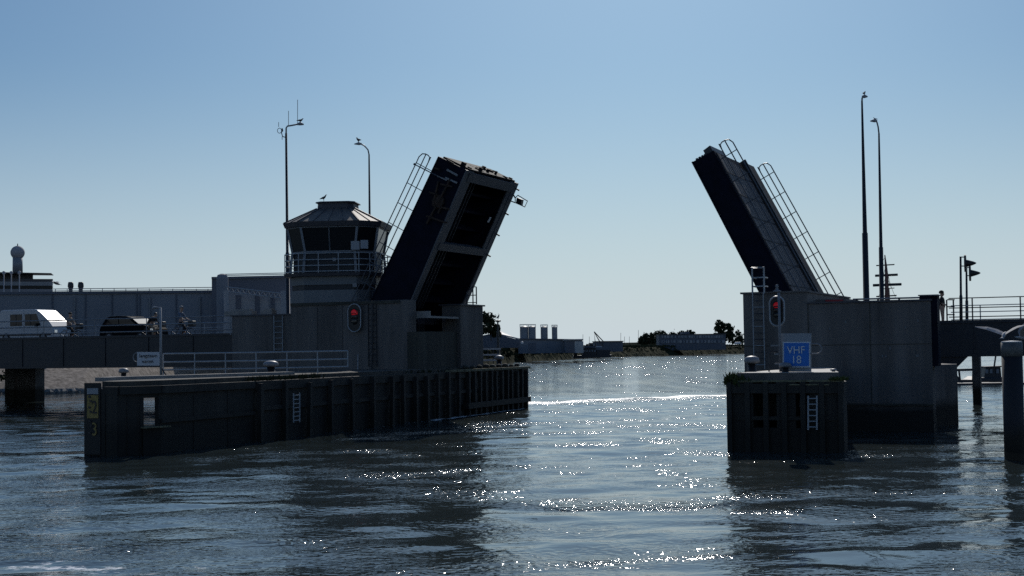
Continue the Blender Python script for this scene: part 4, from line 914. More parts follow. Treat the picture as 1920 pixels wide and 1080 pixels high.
def flying_gull(c, s, head, wl, wr, label, m=gull_m):
    """body with raised wings; wl / wr are lists of (span, height, chord)"""
    head = Vector(head).normalized(); side = head.cross(Z).normalized(); up = side.cross(head)
    t = thing('flying_gull', label, 'gull', c, rot=0)
    b = MB(); b.lathe(c - head * .28 * s, [(.005, -.04 * s), (.02 * s, .0), (.05 * s, .08 * s), (.072 * s, .2 * s), (.065 * s, .32 * s), (.04 * s, .4 * s), (.042 * s, .45 * s), (.025 * s, .49 * s), (.008 * s, .56 * s)], 12, axis=head)
    # tail fan
    b.add([c - head * .26 * s - side * .03 * s, c - head * .26 * s + side * .03 * s, c - head * .42 * s + side * .09 * s, c - head * .42 * s - side * .09 * s, c - head * .26 * s + up * .02 * s], [(0, 1, 2, 3), (4, 1, 2), (4, 0, 3), (4, 2, 3), (4, 0, 1)])
    b.build('body', m, t, smooth=True)
    for sg, prof in ((-1, wl), (1, wr)):
        b = MB(); rs = []
        for sp, hh, ch, sw in prof:
            p = c + side * sg * sp * s + up * hh * s + head * sw * s; th = .012 * s * (1 - sp * .6)
            rs.append([p + head * ch * .5 * s, p + up * th, p - head * ch * .5 * s, p - up * th * .3])
        b.rings(rs); b.build('wing', gull_wing, t)
    return t
gc = at(1883, 627, Y=40.5)
flying_gull(gc, .82, (.5, .8, .35), [(.04, .03, .3, 0), (.28, .12, .36, .05), (.55, .24, .28, .0), (.92, .34, .05, -.12)], [(.04, .03, .3, 0), (.25, .15, .36, .05), (.45, .26, .26, 0), (.75, .36, .05, -.1)], 'gull with raised wings landing above the mooring pile')
flying_gull(at(1918, 633, Y=40.0), .8, (-.95, .2, .1), [(.04, .03, .2, 0), (.28, .2, .2, .05), (.5, .36, .15, .0), (.7, .5, .04, -.1)], [(.04, .03, .2, 0), (.28, .2, .2, .05), (.5, .36, .15, .0), (.7, .5, .04, -.1)], 'pale headed gull flying at the right edge of the picture')
flying_gull(at(105, 531.5, Y=120), 1.3, (-.9, .1, .25), [(.04, .03, .2, 0), (.3, .12, .2, .05), (.6, .1, .1, .0)], [(.04, .03, .2, 0), (.3, .12, .2, .05), (.6, .1, .1, .0)], 'small dark gull flying past the harbour office', gull_d)
def small_lamp():
    D = 97; a = at(934, 650, Y=D); t = thing('pier_lamp', 'small lamp post with a flat head past the long pier', 'lamp', Vector((a.x, a.y, 2.2)), rot=0)
    b = MB(); b.tube([Vector((a.x, a.y, 2.2)), at(933.5, 622, Y=D), at(933.5, 621, Y=D), at(933.3, 603, Y=D)], [.09, .09, .06, .05], 8); b.build('pole', steel_dk, t)
    b = MB(); c = at(933.5, 602, Y=D); b.lathe(c, [(.05, -.1), (.2, 0), (.22, .05), (.05, .08)], 12); b.build('lamp_head', steel_gal, t)
    b = MB(); b.bar(at(934, 603, Y=D), at(939, 602.5, Y=D), .05, .04); b.build('side_arm', steel_gal, t)
    b = MB(); b.lathe(Vector((a.x, a.y, -1)), [(.25, 0), (.25, 3.2)], 10); b.build('pile', timber, t)
small_lamp()
# far railing and steps beyond the tower (900-940, 652-680)
def far_rail():
    D = 86; t = thing('pier_railing', 'white plank railing at the far end of the long pier', 'railing', at(920, 684, Y=D), rot=0)
    for y in (654, 665, 675):
        b = MB(); b.bar(at(898, y + .5, Y=D), at(939 if y != 675 else 931, y, Y=D), .06, .1); b.build('rail', sign_wh, t)
    for x in (905, 915, 925, 939):
        b = MB(); a = at(x, 682, Y=D + .1); b.tube([a, at(x, 654, Y=D + .1)], .03, 5); b.build('post', steel_dk, t)
far_rail()
# ================================================================ VEHICLES
def prof_solid(pts, v0, v1, base_u, z0, inset=.0):
    m = MB(); m.slab([P(base_u + x, v0, z0 + z) for x, z in pts], V * (v1 - v0)); return m
def wheel(t, u, v, z, r):
    b = MB(); b.lathe(P(u, v, z), [(r * .55, -.1), (r, -.1), (r, .1), (r * .55, .1)], 20, axis=V); w_ = b.build('tyre', tyre, t)
    b = MB(); b.lathe(P(u, v, z), [(.03, -.11), (r * .58, -.105), (r * .58, .1)], 14, axis=V); b.build('rim', steel_gal, w_)
def van():
    v0 = 74.0; z0 = 4.28; un = at(100, 610, v=v0).dot(U); L = 4.6; u0 = un - L; W = 1.85; REAR = -.15
    t = thing('parked_van', 'white van with sun flaring off its windscreen on the bridge', 'van', P(un - L / 2, v0, z0))
    H = at(60, 580, v=v0).z - z0
    pr = [(REAR, .35), (REAR, .95), (REAR + .12, H * .86), (REAR + .3, H * .97), (REAR + .5, H), (3.0, H), (3.2, H * .98), (3.33, H * .94), (4.2, H * .94 - .68), (4.5, 1.02), (4.6, .62), (4.6, .33), (4.5, .25), (REAR + .08, .25)]
    prof_solid(pr, v0, v0 + W, u0, z0).build('body', van_w, t, bevel=.05)
    a = Vector((3.33, 0, H * .94)); c = Vector((4.2, 0, H * .94 - .68)); n = Vector((-(c - a).z, 0, (c - a).x)).normalized()
    m = MB(); e = .02; q = [(3.38, H * .94 - .04), (4.16, H * .94 - .65)]
    m.slab([P(u0 + q[0][0], v0 + .08, z0 + q[0][1]), P(u0 + q[1][0], v0 + .06, z0 + q[1][1]), P(u0 + q[1][0], v0 + W - .06, z0 + q[1][1]), P(u0 + q[0][0], v0 + W - .08, z0 + q[0][1])], (U * n.x + Z * n.z) * .012); m.build('windscreen', wind_m, t)
    for x0, x1, nm in ((1.0, 2.0, 'side_window'), (2.25, 3.2, 'door_window')):
        m = MB(); top = H * .86; m.slab([P(u0 + x0, v0 - .012, z0 + 1.1), P(u0 + x1 + (.35 if nm == 'door_window' else 0), v0 - .012, z0 + 1.1), P(u0 + x1, v0 - .012, z0 + top), P(u0 + x0, v0 - .012, z0 + top)], V * .02)
        w_ = m.build(nm, glass_car, t); f = MB(); f.bar(P(u0 + (x0 + x1) / 2, v0 - .02, z0 + 1.1), P(u0 + (x0 + x1) / 2, v0 - .02, z0 + top), .04, .02); f.build('divider', steel_dk, w_)
    m = MB(); m.box(u0 + 2.15, u0 + 2.17, v0 - .006, v0, z0 + .35, z0 + H * .9); m.build('door_gap', black, t)
    m = MB(); m.box(u0 + 3.3, u0 + 3.32, v0 - .006, v0, z0 + .4, z0 + 1.0); m.build('door_gap', black, t)
    m = MB(); m.box(u0 + .1, u0 + 4.4, v0 - .015, v0, z0 + .45, z0 + .56); m.build('side_trim', steel_dk, t)
    m = MB(); m.box(u0 + 3.2, u0 + 3.34, v0 - .2, v0, z0 + 1.05, z0 + 1.25); m.build('mirror', black, t)
    m = MB(); m.box(u0 + 4.5, u0 + 4.62, v0 + .1, v0 + .35, z0 + .62, z0 + .8); m.build('headlight', chrome, t)
    for x in (.65, 3.75):
        for vv in (v0 + .08, v0 + W - .1): wheel(t, u0 + x, vv, z0 + .32, .32)
van()
def car():
    v0 = 73.5; z0 = 4.22; un = at(284, 612, v=v0).dot(U); u00 = at(186, 612, v=v0).dot(U); L = un - u00; u0 = u00; W = 1.75
    t = thing('parked_car', 'black hatchback car behind the cyclist on the bridge', 'car', P(un - L / 2, v0, z0)); k = L / 3.9; H = at(235, 592, v=v0).z - z0
    pr = [(0, .4), (0, .75), (.08, .95), (.5, H * .93), (.8, H * .99), (1.4, H), (2.0, H * .98), (2.3, H * .93), (2.95, H * .66), (3.6, H * .58), (3.85, H * .46), (3.9, .4), (3.8, .22), (.1, .22)]
    prof_solid([(a * k, b) for a, b in pr], v0, v0 + W, u0, z0).build('body', car_k, t, bevel=.05)
    m = MB(); m.slab([P(u0 + a * k, v0 - .01, z0 + b) for a, b in ((.4, H * .68), (2.72, H * .66), (2.2, H * .9), (1.4, H * .93), (.75, H * .9))], V * .02); g_ = m.build('side_window', glass_car, t)
    m = MB(); m.bar(P(u0 + 1.5 * k, v0 - .015, z0 + H * .66), P(u0 + 1.45 * k, v0 - .015, z0 + H * .93), .06, .02); m.build('door_pillar', car_k, g_)
    m = MB(); n = Vector((H * .27, 0, .65 * k)).normalized(); m.slab([P(u0 + 2.33 * k, v0 + .1, z0 + H * .92), P(u0 + 2.9 * k, v0 + .05, z0 + H * .68), P(u0 + 2.9 * k, v0 + W - .05, z0 + H * .68), P(u0 + 2.33 * k, v0 + W - .1, z0 + H * .92)], (U * n.x + Z * n.z) * .012); m.build('windscreen', mat('car_windscreen', (.12, .17, .19), .6, spec=.2), t)
    m = MB(); m.box(u0 + 3.82 * k, u0 + 3.9 * k, v0 - .01, v0 + .2, z0 + H * .42, z0 + H * .5); m.build('headlight', chrome, t)
    m = MB(); m.box(u0 + .7 * k, u0 + 2.2 * k, v0 + .1, v0 + .14, z0 + H, z0 + H + .04); m.build('roof_rail', steel_gal, t)
    for x in (.75, 3.1):
        for vv in (v0 + .08, v0 + W - .1): wheel(t, u0 + x * k, vv, z0 + .31, .31)
car()
def bicycle(u, v, z, label, m=steel_dk, bag=True):
    t = thing('bicycle', label, 'bicycle', P(u, v, z)); q = lambda a, h: P(u + a, v, z + h)
    for a, nm in ((-.52, 'rear_wheel'), (.55, 'front_wheel')):
        b = MB(); b.tube([q(a + .34 * cos(x), .35 + .34 * sin(x)) for x in np.linspace(0, 2 * pi, 21)[:-1]], .022, 6, closed=True); w_ = b.build(nm, tyre, t)
        b = MB()
        for x in np.linspace(0, pi, 7)[:-1]: b.tube([q(a - .33 * cos(x), .35 - .33 * sin(x)), q(a + .33 * cos(x), .35 + .33 * sin(x))], .005, 4)
        b.build('spokes', steel_gal, w_)
    b = MB()
    for c in ([(-.52, .35), (-.2, .88)], [(-.52, .35), (-.05, .32), (-.2, .92)], [(-.05, .32), (.38, .8)], [(-.17, .78), (.36, .86)], [(.55, .35), (.36, .95)], [(-.62, .75), (-.2, .74)]): b.tube([q(*p) for p in c], .018, 6)
    b.build('frame', m, t); b = MB(); b.tube([q(.36, .95), q(.34, 1.05), q(.3, 1.07)], .015, 6); b.tube([q(.3, 1.07) - V * .28, q(.34, 1.08), q(.3, 1.07) + V * .28], .014, 6); b.build('handlebar', rail_m, t)
    b = MB(); b.lathe(q(-.22, .95), [(.03, -.14), (.1, -.08), (.05, .1), (.02, .14)], 8, axis=U); b.build('saddle', black, t)
    if bag: b = MB(); b.box(u + .48, u + .85, v - .18, v + .18, z + .78, z + 1.12); b.build('basket', black, t, bevel=.04)
    return t
def rider(u, v, z, lean, label, top, legs, hair, helmet=None, pack=False, scale=1.0):
    """person seated on a bicycle heading +U"""
    q = lambda a, s, h: P(u + a * scale, v + s * scale, z + h * scale)
    hip = (-.2, 0, .98); sh = (-.2 + .52 * sin(lean), 0, .98 + .52 * cos(lean)); hd = (sh[0] + .17 * sin(lean * .8) + .03, 0, sh[2] + .22); hand = (.3, 0, 1.08)
    el = ((sh[0] + hand[0]) / 2 - .03, 0, (sh[2] + hand[2]) / 2 - .1)
    t = thing('person', label, 'person', P(u, v, z))
    ch = [[('hip', q(*hip), .13), ('waist', q(hip[0] + .18 * sin(lean), 0, hip[2] + .2), .125), ('chest', q(sh[0] - .05, 0, sh[2] - .14), .15), ('nk', q(sh[0] + .02, 0, sh[2] + .03), .06), ('jaw', q(hd[0] + .02, 0, hd[2] - .07), .07), ('hd', q(hd[0], 0, hd[2] + .02), .095), ('crown', q(hd[0] - .01, 0, hd[2] + .09), .07)],
          [('jaw', 0, 0), ('nose', q(hd[0] + .115, 0, hd[2] - .02), .018)]]
    for s_, kn, ft in ((-1, (.16, .82), (.02, .12)), (1, (.12, .60), (-.02, .42))):
        ch.append([('hip', 0, 0), (f'th{s_}', q(-.1, .09 * s_, .93), .1), (f'kn{s_}', q(kn[0] + .02, .1 * s_, kn[1] - .08), .065), (f'an{s_}', q(ft[0] - .04, .1 * s_, ft[1]), .04), (f'to{s_}', q(ft[0] + .13, .1 * s_, ft[1] - .05), .03)])
        ch.append([('chest', 0, 0), (f'sh{s_}', q(sh[0], .17 * s_, sh[2] - .04), .06), (f'el{s_}', q(el[0], .22 * s_, el[2]), .042), (f'wr{s_}', q(hand[0] - .05, .2 * s_, hand[2] + .01), .028), (f'ha{s_}', q(hand[0] + .04, .2 * s_, hand[2] + .0), .03)])
    skin('body', ch, skin_m, t, 2)
    # clothing slightly larger than the body
    tr = [[('hip', q(*hip), .145), ('waist', q(hip[0] + .18 * sin(lean), 0, hip[2] + .2), .14), ('chest', q(sh[0] - .05, 0, sh[2] - .14), .168), ('nk', q(sh[0] + .0, 0, sh[2] - .0), .08)]]
    for s_ in (-1, 1): tr.append([('chest', 0, 0), (f'sh{s_}', q(sh[0], .17 * s_, sh[2] - .04), .075), (f'el{s_}', q(el[0], .22 * s_, el[2]), .055)])
    skin('jacket', tr, top, t, 1)
    lg = [[('hip', q(hip[0], 0, hip[2] - .02), .15)]]
    for s_, kn, ft in ((-1, (.16, .82), (.02, .12)), (1, (.12, .60), (-.02, .42))):
        lg.append([('hip', 0, 0), (f'th{s_}', q(-.1, .09 * s_, .93), .115), (f'kn{s_}', q(kn[0] + .02, .1 * s_, kn[1] - .08), .08), (f'an{s_}', q(ft[0] - .04, .1 * s_, ft[1] + .06), .055)])
    skin('trousers', lg, legs, t, 1)
    b = MB(); c = q(hd[0] - .02, 0, hd[2] + .03); r = .118 * scale; b.rings([[c + U * (r * cos(f) * 1.08) * cos(x) + V * r * cos(f) * sin(x) + Z * (r * sin(f) * 1.1) for x in np.linspace(0, 2 * pi, 15)[:-1]] for f in (0.05, .4, .8, 1.2, 1.5)]); b.build('helmet' if helmet else 'hair', helmet or hair, t, smooth=True)
    if pack:
        b = MB(); c = q(sh[0] - .24, 0, sh[2] - .16); A = (U * sin(lean) + Z * cos(lean)); B_ = (U * cos(lean) - Z * sin(lean)); b.rings([[c + A * h + B_ * (-.17 * w2) * (1 if cos(x) < 0 else .6) * abs(cos(x)) * (1 if cos(x) < 0 else -1) + V * .2 * w2 * sin(x) for x in np.linspace(0, 2 * pi, 13)[:-1]] for h, w2 in ((-.3, .7), (-.2, 1), (.1, 1.1), (.25, .8), (.3, .4))]); b.build('backpack', cloth_k, t, smooth=True)
    return t
v_ = 71.8; zz = 4.25
uB = at(287, 620, v=v_).dot(U); uC = at(343, 620, v=v_).dot(U); uA = at(133, 620, v=v_).dot(U)
bicycle(uB, v_, zz, 'bicycle under the rider with the black backpack'); rider(uB, v_, zz, .62, 'person with black backpack bent forward riding a bicycle', cloth_k, cloth_b, hair_d, helmet=black, pack=True, scale=.95)
bicycle(uC, v_, zz, 'bicycle with black front basket right of the others'); rider(uC, v_, zz, .12, 'person in slate blue shirt riding upright on a bicycle', shirt_bl, cloth_k, hair_g, scale=1.1)
bicycle(uA, v_, zz, 'bicycle beside the front of the white van'); rider(uA, v_, zz, .2, 'person in beige clothes cycling beside the white van', cloth_b, cloth_k, hair_d, scale=1.0)
def walker():
    v = 68; a = at(1767, 590, v=v); z0 = 4.05; q = lambda x, s_, h: P(a.dot(U) + x, v + s_, z0 + h); t = thing('person', 'person in dark clothes waiting behind the pier cabinet at right', 'person', q(0, 0, 0))
    ch = [[('hip', q(0, 0, .9), .14), ('waist', q(0, 0, 1.08), .13), ('chest', q(.0, 0, 1.3), .16), ('nk', q(0, 0, 1.46), .06), ('jaw', q(.02, 0, 1.54), .07), ('hd', q(0, 0, 1.62), .095), ('crown', q(0, 0, 1.7), .06)], [('jaw', 0, 0), ('nose', q(.11, 0, 1.58), .018)]]
    for s_ in (-1, 1):
        ch.append([('hip', 0, 0), (f'th{s_}', q(0, .1 * s_, .8), .09), (f'kn{s_}', q(.02, .1 * s_, .47), .06), (f'an{s_}', q(0, .1 * s_, .08), .04), (f'to{s_}', q(.16, .11 * s_, .04), .03)])
        ch.append([('chest', 0, 0), (f'sh{s_}', q(0, .18 * s_, 1.4), .06), (f'el{s_}', q(.04, .25 * s_, 1.12), .045), (f'ha{s_}', q(.2, .2 * s_, 1.05), .03)])
    skin('body', ch, skin_m, t, 2)
    tr = [[('hip', q(0, 0, .86), .155), ('waist', q(0, 0, 1.08), .15), ('chest', q(.0, 0, 1.3), .18), ('nk', q(0, 0, 1.44), .085)]]
    for s_ in (-1, 1): tr.append([('chest', 0, 0), (f'sh{s_}', q(0, .19 * s_, 1.38), .08), (f'el{s_}', q(.04, .25 * s_, 1.12), .06)])
    skin('coat', tr, cloth_k, t, 1)
    b = MB(); c = q(-.02, 0, 1.63); b.lathe(c, [(.11, -.03), (.115, .03), (.09, .09), (.02, .12)], 12); b.build('hair', hair_d, t, smooth=True)
walker()
# ================================================================ BUILDINGS BEHIND LEFT
def wall_box(x0, x1, ytop0, ytop1, D, dep, m, name, par, zb=2.8):
    a = at(x0, ytop0, Y=D); c = at(x1, ytop1, Y=D); b = MB()
    b.hexa([Vector((a.x, D, zb)), Vector((c.x, D, zb)), Vector((c.x * 1.0 + c.x * dep / D - .5, D + dep, zb)), Vector((a.x, D + dep, zb))], [a, c, c + Vector((c.x * dep / D - .5, dep, 0)), a + Vector((0, dep, 0))]); return b.build(name, m, par)
def warehouse():
    D = 190; t = thing('warehouse', 'long flat grey warehouse behind the left approach span', 'warehouse', Vector((-50, D, 3)), rot=0)
    wall_box(-260, 412, 552, 546, D, 60, wall_g, 'wall', t)
    b = MB()
    for x in (98, 160, 210, 256, 262, 330, 405):
        b = MB(); a = at(x, 552, Y=D - .1); b.wbox(a.x - .08, a.x + .08, D - .12, D, 3, a.z); b.build('panel_joint', wall_g2, t)
    for x in (120, 186, 232, 300, 352):
        b = MB(); a = at(x, 552, Y=D - .1); b.wbox(a.x - .9, a.x + .9, D - .15, D, 3, 5.2 + (x % 3) * .5); b.build('door', wall_g2, t)
    for x in (140, 281, 375):
        b = MB(); a = at(x, 552, Y=D - .2); b.tube([Vector((a.x, D - .2, 3)), Vector((a.x, D - .2, a.z - .3))], .11, 6); b.build('downpipe', steel_gal, t)
    b = MB(); b.bar(at(-260, 552.5, Y=D - .1), at(412, 546.5, Y=D - .1), .3, .35); b.build('parapet', wall_g2, t)
    wall_box(397, 560, 521, 517, D - 2, 40, wall_g2, 'tall_section', t)
    b = MB(); b.bar(at(397, 521.5, Y=D - 2.1), at(560, 518, Y=D - 2.1), .3, .3); b.build('tall_parapet', wall_g2, t)
    a = at(417, 540, Y=D - 8); b = MB(); r = (at(429, 530, Y=D - 8).x - at(407, 530, Y=D - 8).x) / 2; zt = at(417, 521, Y=D - 8).z; b.lathe(Vector((a.x, D - 8, 3)), [(r, 0), (r, zt - 3), (r * .8, zt - 3 + r * .5), (r * .3, zt - 3 + r * .7)], 14); b.build('stair_turret', wall_g, t)
    for dy in (6, 3):
        b = MB(); b.tube([at(100, 549 - dy * 1.2, Y=D + 1), at(397, 546 - dy * 1.2, Y=D + 1)], .05, 5); b.build('roof_rail', steel_gal, t)
        b = MB(); b.tube([at(420, 519 - dy * .8, Y=D), at(560, 516 - dy * .8, Y=D)], .05, 5); b.build('roof_rail', steel_gal, t)
    for i in range(14):
        x = 104 + i * 22; b = MB(); b.tube([at(x, 549, Y=D + 1), at(x, 541.5, Y=D + 1)], .05, 4); b.build('rail_post', steel_gal, t)
    for x in (132.5, 151.5):
        c = at(x, 551, Y=D + 3); k = D / F; b = MB(); b.lathe(c, [(3.6 * k, 0), (3.8 * k, 9 * k), (5.6 * k, 14 * k), (5.2 * k, 19 * k), (4.2 * k, 22.5 * k)], 14); b.build('roof_vent', steel_dk, t, smooth=True)
warehouse()
def gantry_shed():
    D = 165; t = thing('loading_shed', 'pale shed with tall doors and a lattice gantry between warehouse and tower', 'shed', Vector((-28, D, 3)), rot=0)
    a = at(428, 545, Y=D); c = at(552, 560, Y=D); b = MB(); b.hexa([Vector((a.x, D, 3)), Vector((c.x, D + 6, 3)), Vector((c.x, D + 20, 3)), Vector((a.x, D + 16, 3))], [Vector((a.x, D, a.z)), Vector((c.x, D + 6, c.z)), Vector((c.x, D + 20, c.z)), Vector((a.x, D + 16, a.z))]); b.build('wall', wall_w, t)
    for x in (447, 478, 503):
        p = at(x, 575, Y=D + 1); b = MB(); b.wbox(p.x - .35, p.x + .35, D - .2 + (p.x - a.x) * .8, D + .1 + (p.x - a.x) * .8, 3, at(x, 553, Y=D).z); b.build('door', wall_g2, t)
    b = MB(); A, B_ = at(424, 538, Y=D - 2), at(550, 553, Y=D + 4)
    for dz in (0, -.55): b.tube([A + Z * dz, B_ + Z * dz], .07, 5)
    for i in range(26):
        p, q = A.lerp(B_, i / 26), A.lerp(B_, (i + 1) / 26); b.tube([p - Z * (.55 if i % 2 else 0), q - Z * (0 if i % 2 else .55)], .05, 4)
    b.build('lattice_beam', grey_lt, t)
    for x in (424, 505, 531, 541):
        p = at(x, 545, Y=D - 2); b = MB(); b.tube([Vector((p.x, p.y, 3)), Vector((p.x, p.y, at(x, 545 + (x - 424) * .1, Y=D).z))], .12, 6); b.build('column', steel_gal, t)
    for x in (424, 531):
        b = MB(); p = at(x, 545, Y=D - 2.5); b.tube([Vector((p.x, p.y, 3)), Vector((p.x, p.y, p.z))], .3, 6); b.build('column', wall_w, t)
gantry_shed()
def office():
    D = 260; t = thing('harbour_office', 'dark harbour office with banded storeys and thin jutting roof at far left', 'office building', Vector((-85, D, 3)), rot=0)
    wall_box(-60, 98, 524, 524, D, 30, wall_g2, 'wall', t)
    wall_box(-60, 62, 511, 512, D + 2, 26, eave_m, 'upper_storey', t, zb=at(0, 524, Y=D).z)
    b = MB(); a = at(-60, 509, Y=D - 2); c = at(96, 512, Y=D - 2); b.hexa([a - Z * .3, c - Z * .1, c - Z * .1 + Vector((-1.5, 6, 0)), a - Z * .3 + Vector((0, 6, 0))], [a, c, c + Vector((-1.5, 6, 0)), a + Vector((0, 6, 0))]); b.build('roof_slab', black, t)
    for y0, y1, m_, x1 in ((522.5, 527, eave_m, 98), (527.5, 535, silo_m, 98), (535.5, 541, glass, 98), (541.5, 550, wall_g, 98)):
        b = MB(); b.slab([at(x, y, Y=D - .4) for x, y in ((-60, y1), (x1, y1 + .6), (x1, y0 + .6), (-60, y0))], Vector((0, .4, 0))); b.build('storey_band', m_, t)
    k = D / F
    c = at(33, 508, Y=D + 8); b = MB(); b.lathe(c, [(9.6 * k, -3 * k), (9.2 * k, 28 * k)], 24); b.build('radar_shaft', silo_m, t, smooth=True)
    R = 13.3 * k; b = MB(); b.lathe(c + Z * 35.5 * k, [(R * cos(f), R * sin(f)) for f in np.linspace(-.9, pi / 2, 14)], 28); b.build('radome', wall_w, t, smooth=True)
    b = MB(); b.lathe(c + Z * 48 * k, [(.12, 0), (.08, 5 * k)], 6); b.build('lightning_rod', steel_dk, t)
office()
for i, x in enumerate((7.5, 21.5, 36.5)):
    D = 215; a = at(x, 550, Y=D); b = MB(); tp = at(x - .3, 511, Y=D); tp.y = D; b.tube([Vector((a.x, D, 9.5)), tp], [.1, .08], 8); b.lathe(tp, [(.12, -.3), (.28, -.1), (.22, .15), (.02, .25)], 8)
    one('roof_mast', b, grey_lt, ['leftmost', 'middle', 'rightmost'][i] + ' of three pale masts with knobs by the harbour office', 'mast', 'pale masts', rot=0, smooth=True)
# ================================================================ TREES
def tree(c, w_, h, label, m, nl=500, dep=None, seed=0, kind='far_tree', shape='round', leafs=.5, group=None):
    r = random.Random(seed); t = thing(kind, label, 'tree', c, rot=0, group=group); dep = dep or w_
    b = MB(); b.tube([c - Z * .3, c + Z * h * .35 + Vector((r.uniform(-.2, .2), 0, 0)), c + Z * h * .8], [w_ * .05, w_ * .035, w_ * .01], 7)
    for k in range(5):
        a = r.uniform(0, 6.28); b.tube([c + Z * h * r.uniform(.2, .5), c + Z * h * r.uniform(.55, .8) + Vector((cos(a) * w_ * .3, sin(a) * dep * .3, 0))], [w_ * .02, w_ * .006], 5)
    b.build('trunk', bark, t); b = MB()
    cl = []
    for k in range(max(5, int(nl / 28))):
        if shape == 'tall': zz_ = r.uniform(.12, .97); rad = .5 * (1 - abs(zz_ - .45) ** 1.6 * 1.3)
        else: zz_ = r.uniform(.18, .92); rad = .5 * sqrt(max(.05, 1 - ((zz_ - .45) / .55) ** 2))
        a = r.uniform(0, 6.28); rr = rad * sqrt(r.random()); cl.append(c + Vector((cos(a) * rr * w_, sin(a) * rr * dep, zz_ * h)))
    for p in cl:
        s_ = r.uniform(.09, .16) * min(w_, h)
        for k in range(28):
            q = p + Vector((r.gauss(0, s_), r.gauss(0, s_), r.gauss(0, s_ * .8))); q.z = max(q.z, c.z + .1); e = leafs * r.uniform(.5, 1.1)
            d1 = Vector((r.uniform(-1, 1), r.uniform(-1, 1), r.uniform(-1, 1))).normalized() * e; d2 = Vector((r.uniform(-1, 1), r.uniform(-1, 1), r.uniform(-1, 1))).normalized() * e
            b.add([q - d1, q + d2, q + d1, q - d2], [(0, 1, 2, 3)])
    b.build('crown', m, t); return t
def tree_px(px, pyb, pyt, wpx, D, *a, **k):
    c = at(px, pyb, Y=D); h = at(px, pyt, Y=D).z - c.z; return tree(c, wpx * D / F, h, *a, **k)
for i, (x, yb, yt, wd, lb) in enumerate([(903, 634, 589, 42, 'large rounded olive tree just right of the left pier'), (921, 636, 600, 20, 'middle olive tree stepping down beside the large rounded one'), (932, 636, 609, 14, 'small olive tree by the little lamp post')]):
    tree_px(x, yb, yt, wd, 300, lb, leaf_o, 700 if i == 0 else 350, seed=i, leafs=.45)
for i, (x, yt, wd, lb) in enumerate([(1347, 600, 15, 'tallest dark poplar, leftmost of the poplar clump'), (1356, 605, 12, 'second poplar of the clump behind the long low building'), (1369, 606, 12, 'rightmost slender poplar of the clump')]):
    tree_px(x, 645, yt, wd, 760, lb, leaf_d, 700, seed=20 + i, shape='tall', leafs=.8, group='poplars')
for i, (x, yt, wd, lb) in enumerate([(1383, 622, 20, 'low bushy tree between poplars and the right pier'), (1206, 632, 18, 'bushy tree at the left end of the low building'), (1218, 624, 26, 'broad tree left of the low building roof'), (1237, 621, 28, 'highest broad tree left of the low building'), (1257, 624, 26, 'broad tree behind the low building'), (1275, 623, 24, 'tree rising over the middle of the low building'), (1293, 621, 22, 'dark tree behind the flat roofed block')]):
    tree_px(x, 646, yt, wd, 800, lb, leaf_d, 520, seed=40 + i, leafs=.9)
b0 = at(105, 700, Y=139); tree(b0, 4.2, 1.9, 'dark bush on the stony bank under the left span', leaf_d, 420, seed=77, kind='bank_bush', leafs=.22)
b0 = at(20, 716, Y=134); tree(b0, 2.2, 1.3, 'small bush left of the bridge pile on the bank', leaf_d, 260, seed=78, kind='bank_bush', leafs=.2)
# ================================================================ FAR BUILDINGS
def far_block(name, x0, x1, y0, y1, D, dep, m, label, cat, roof=None, parts=None, yb=652):
    a, c = at(x0, yb, Y=D), at(x1, yb, Y=D); t = thing(name, label, cat, Vector(((a.x + c.x) / 2, D, 2.9)), rot=0)
    z1, z2 = at(x0, y0, Y=D).z, at(x1, y1, Y=D).z
    b = MB(); b.hexa([Vector((a.x, D, 2.5)), Vector((c.x, D, 2.5)), Vector((c.x, D + dep, 2.5)), Vector((a.x, D + dep, 2.5))], [Vector((a.x, D, z1)), Vector((c.x, D, z2)), Vector((c.x, D + dep, z2)), Vector((a.x, D + dep, z1))]); b.build('wall', m, t)
    if roof:
        b = MB(); b.hexa([Vector((a.x - .3, D - .5, z1)), Vector((c.x + .3, D - .5, z2)), Vector((c.x + .3, D + dep, z2)), Vector((a.x - .3, D + dep, z1))], [Vector((a.x - .3, D - .5, z1 + .3)), Vector((c.x + .3, D - .5, z2 + .3)), Vector((c.x + .3, D + dep, z2 + .3)), Vector((a.x - .3, D + dep, z1 + .3))]); b.build('roof', roof, t)
    return t
def shed():
    D = 320; t = thing('quay_shed', 'dark shed with pale sunlit sloping roof left of the silos', 'shed', Vector((0, D, 3)), rot=0)
    q = lambda x, y, d=0: at(x, y, Y=D + d) + Vector((0, 0, 0))
    b = MB(); f = [q(898, 652), q(975, 652), q(975, 638), q(930, 626), q(898, 632)]; b.slab(f, Vector((0, 25, 0))); b.build('wall', wall_g2, t)
    b = MB(); b.hexa([q(928, 626), q(974, 637), q(974, 637) + Vector((0, 26, 0)), q(928, 626) + Vector((0, 26, 1.2))], [q(928, 626) + Z * .3, q(974, 637) + Z * .3, q(974, 637) + Vector((0, 26, .3)), q(928, 626) + Vector((0, 26, 1.5))]); b.build('roof', roof_w, t)
    b = MB(); b.hexa([q(898, 631.5), q(930, 625.5), q(930, 625.5) + Vector((0, 26, 0)), q(898, 631.5) + Vector((0, 26, 0))], [q(898, 631) + Z * .1, q(930, 625) + Z * .1, q(930, 625) + Vector((0, 26, .1)), q(898, 631) + Vector((0, 26, .1))]); b.build('roof', wall_g2, t)
    b = MB(); a = q(979, 643, -1); b.lathe(a, [(.25, -.2), (.3, .2), (.02, .35)], 8); b.build('roof_dome', white, t)
shed()
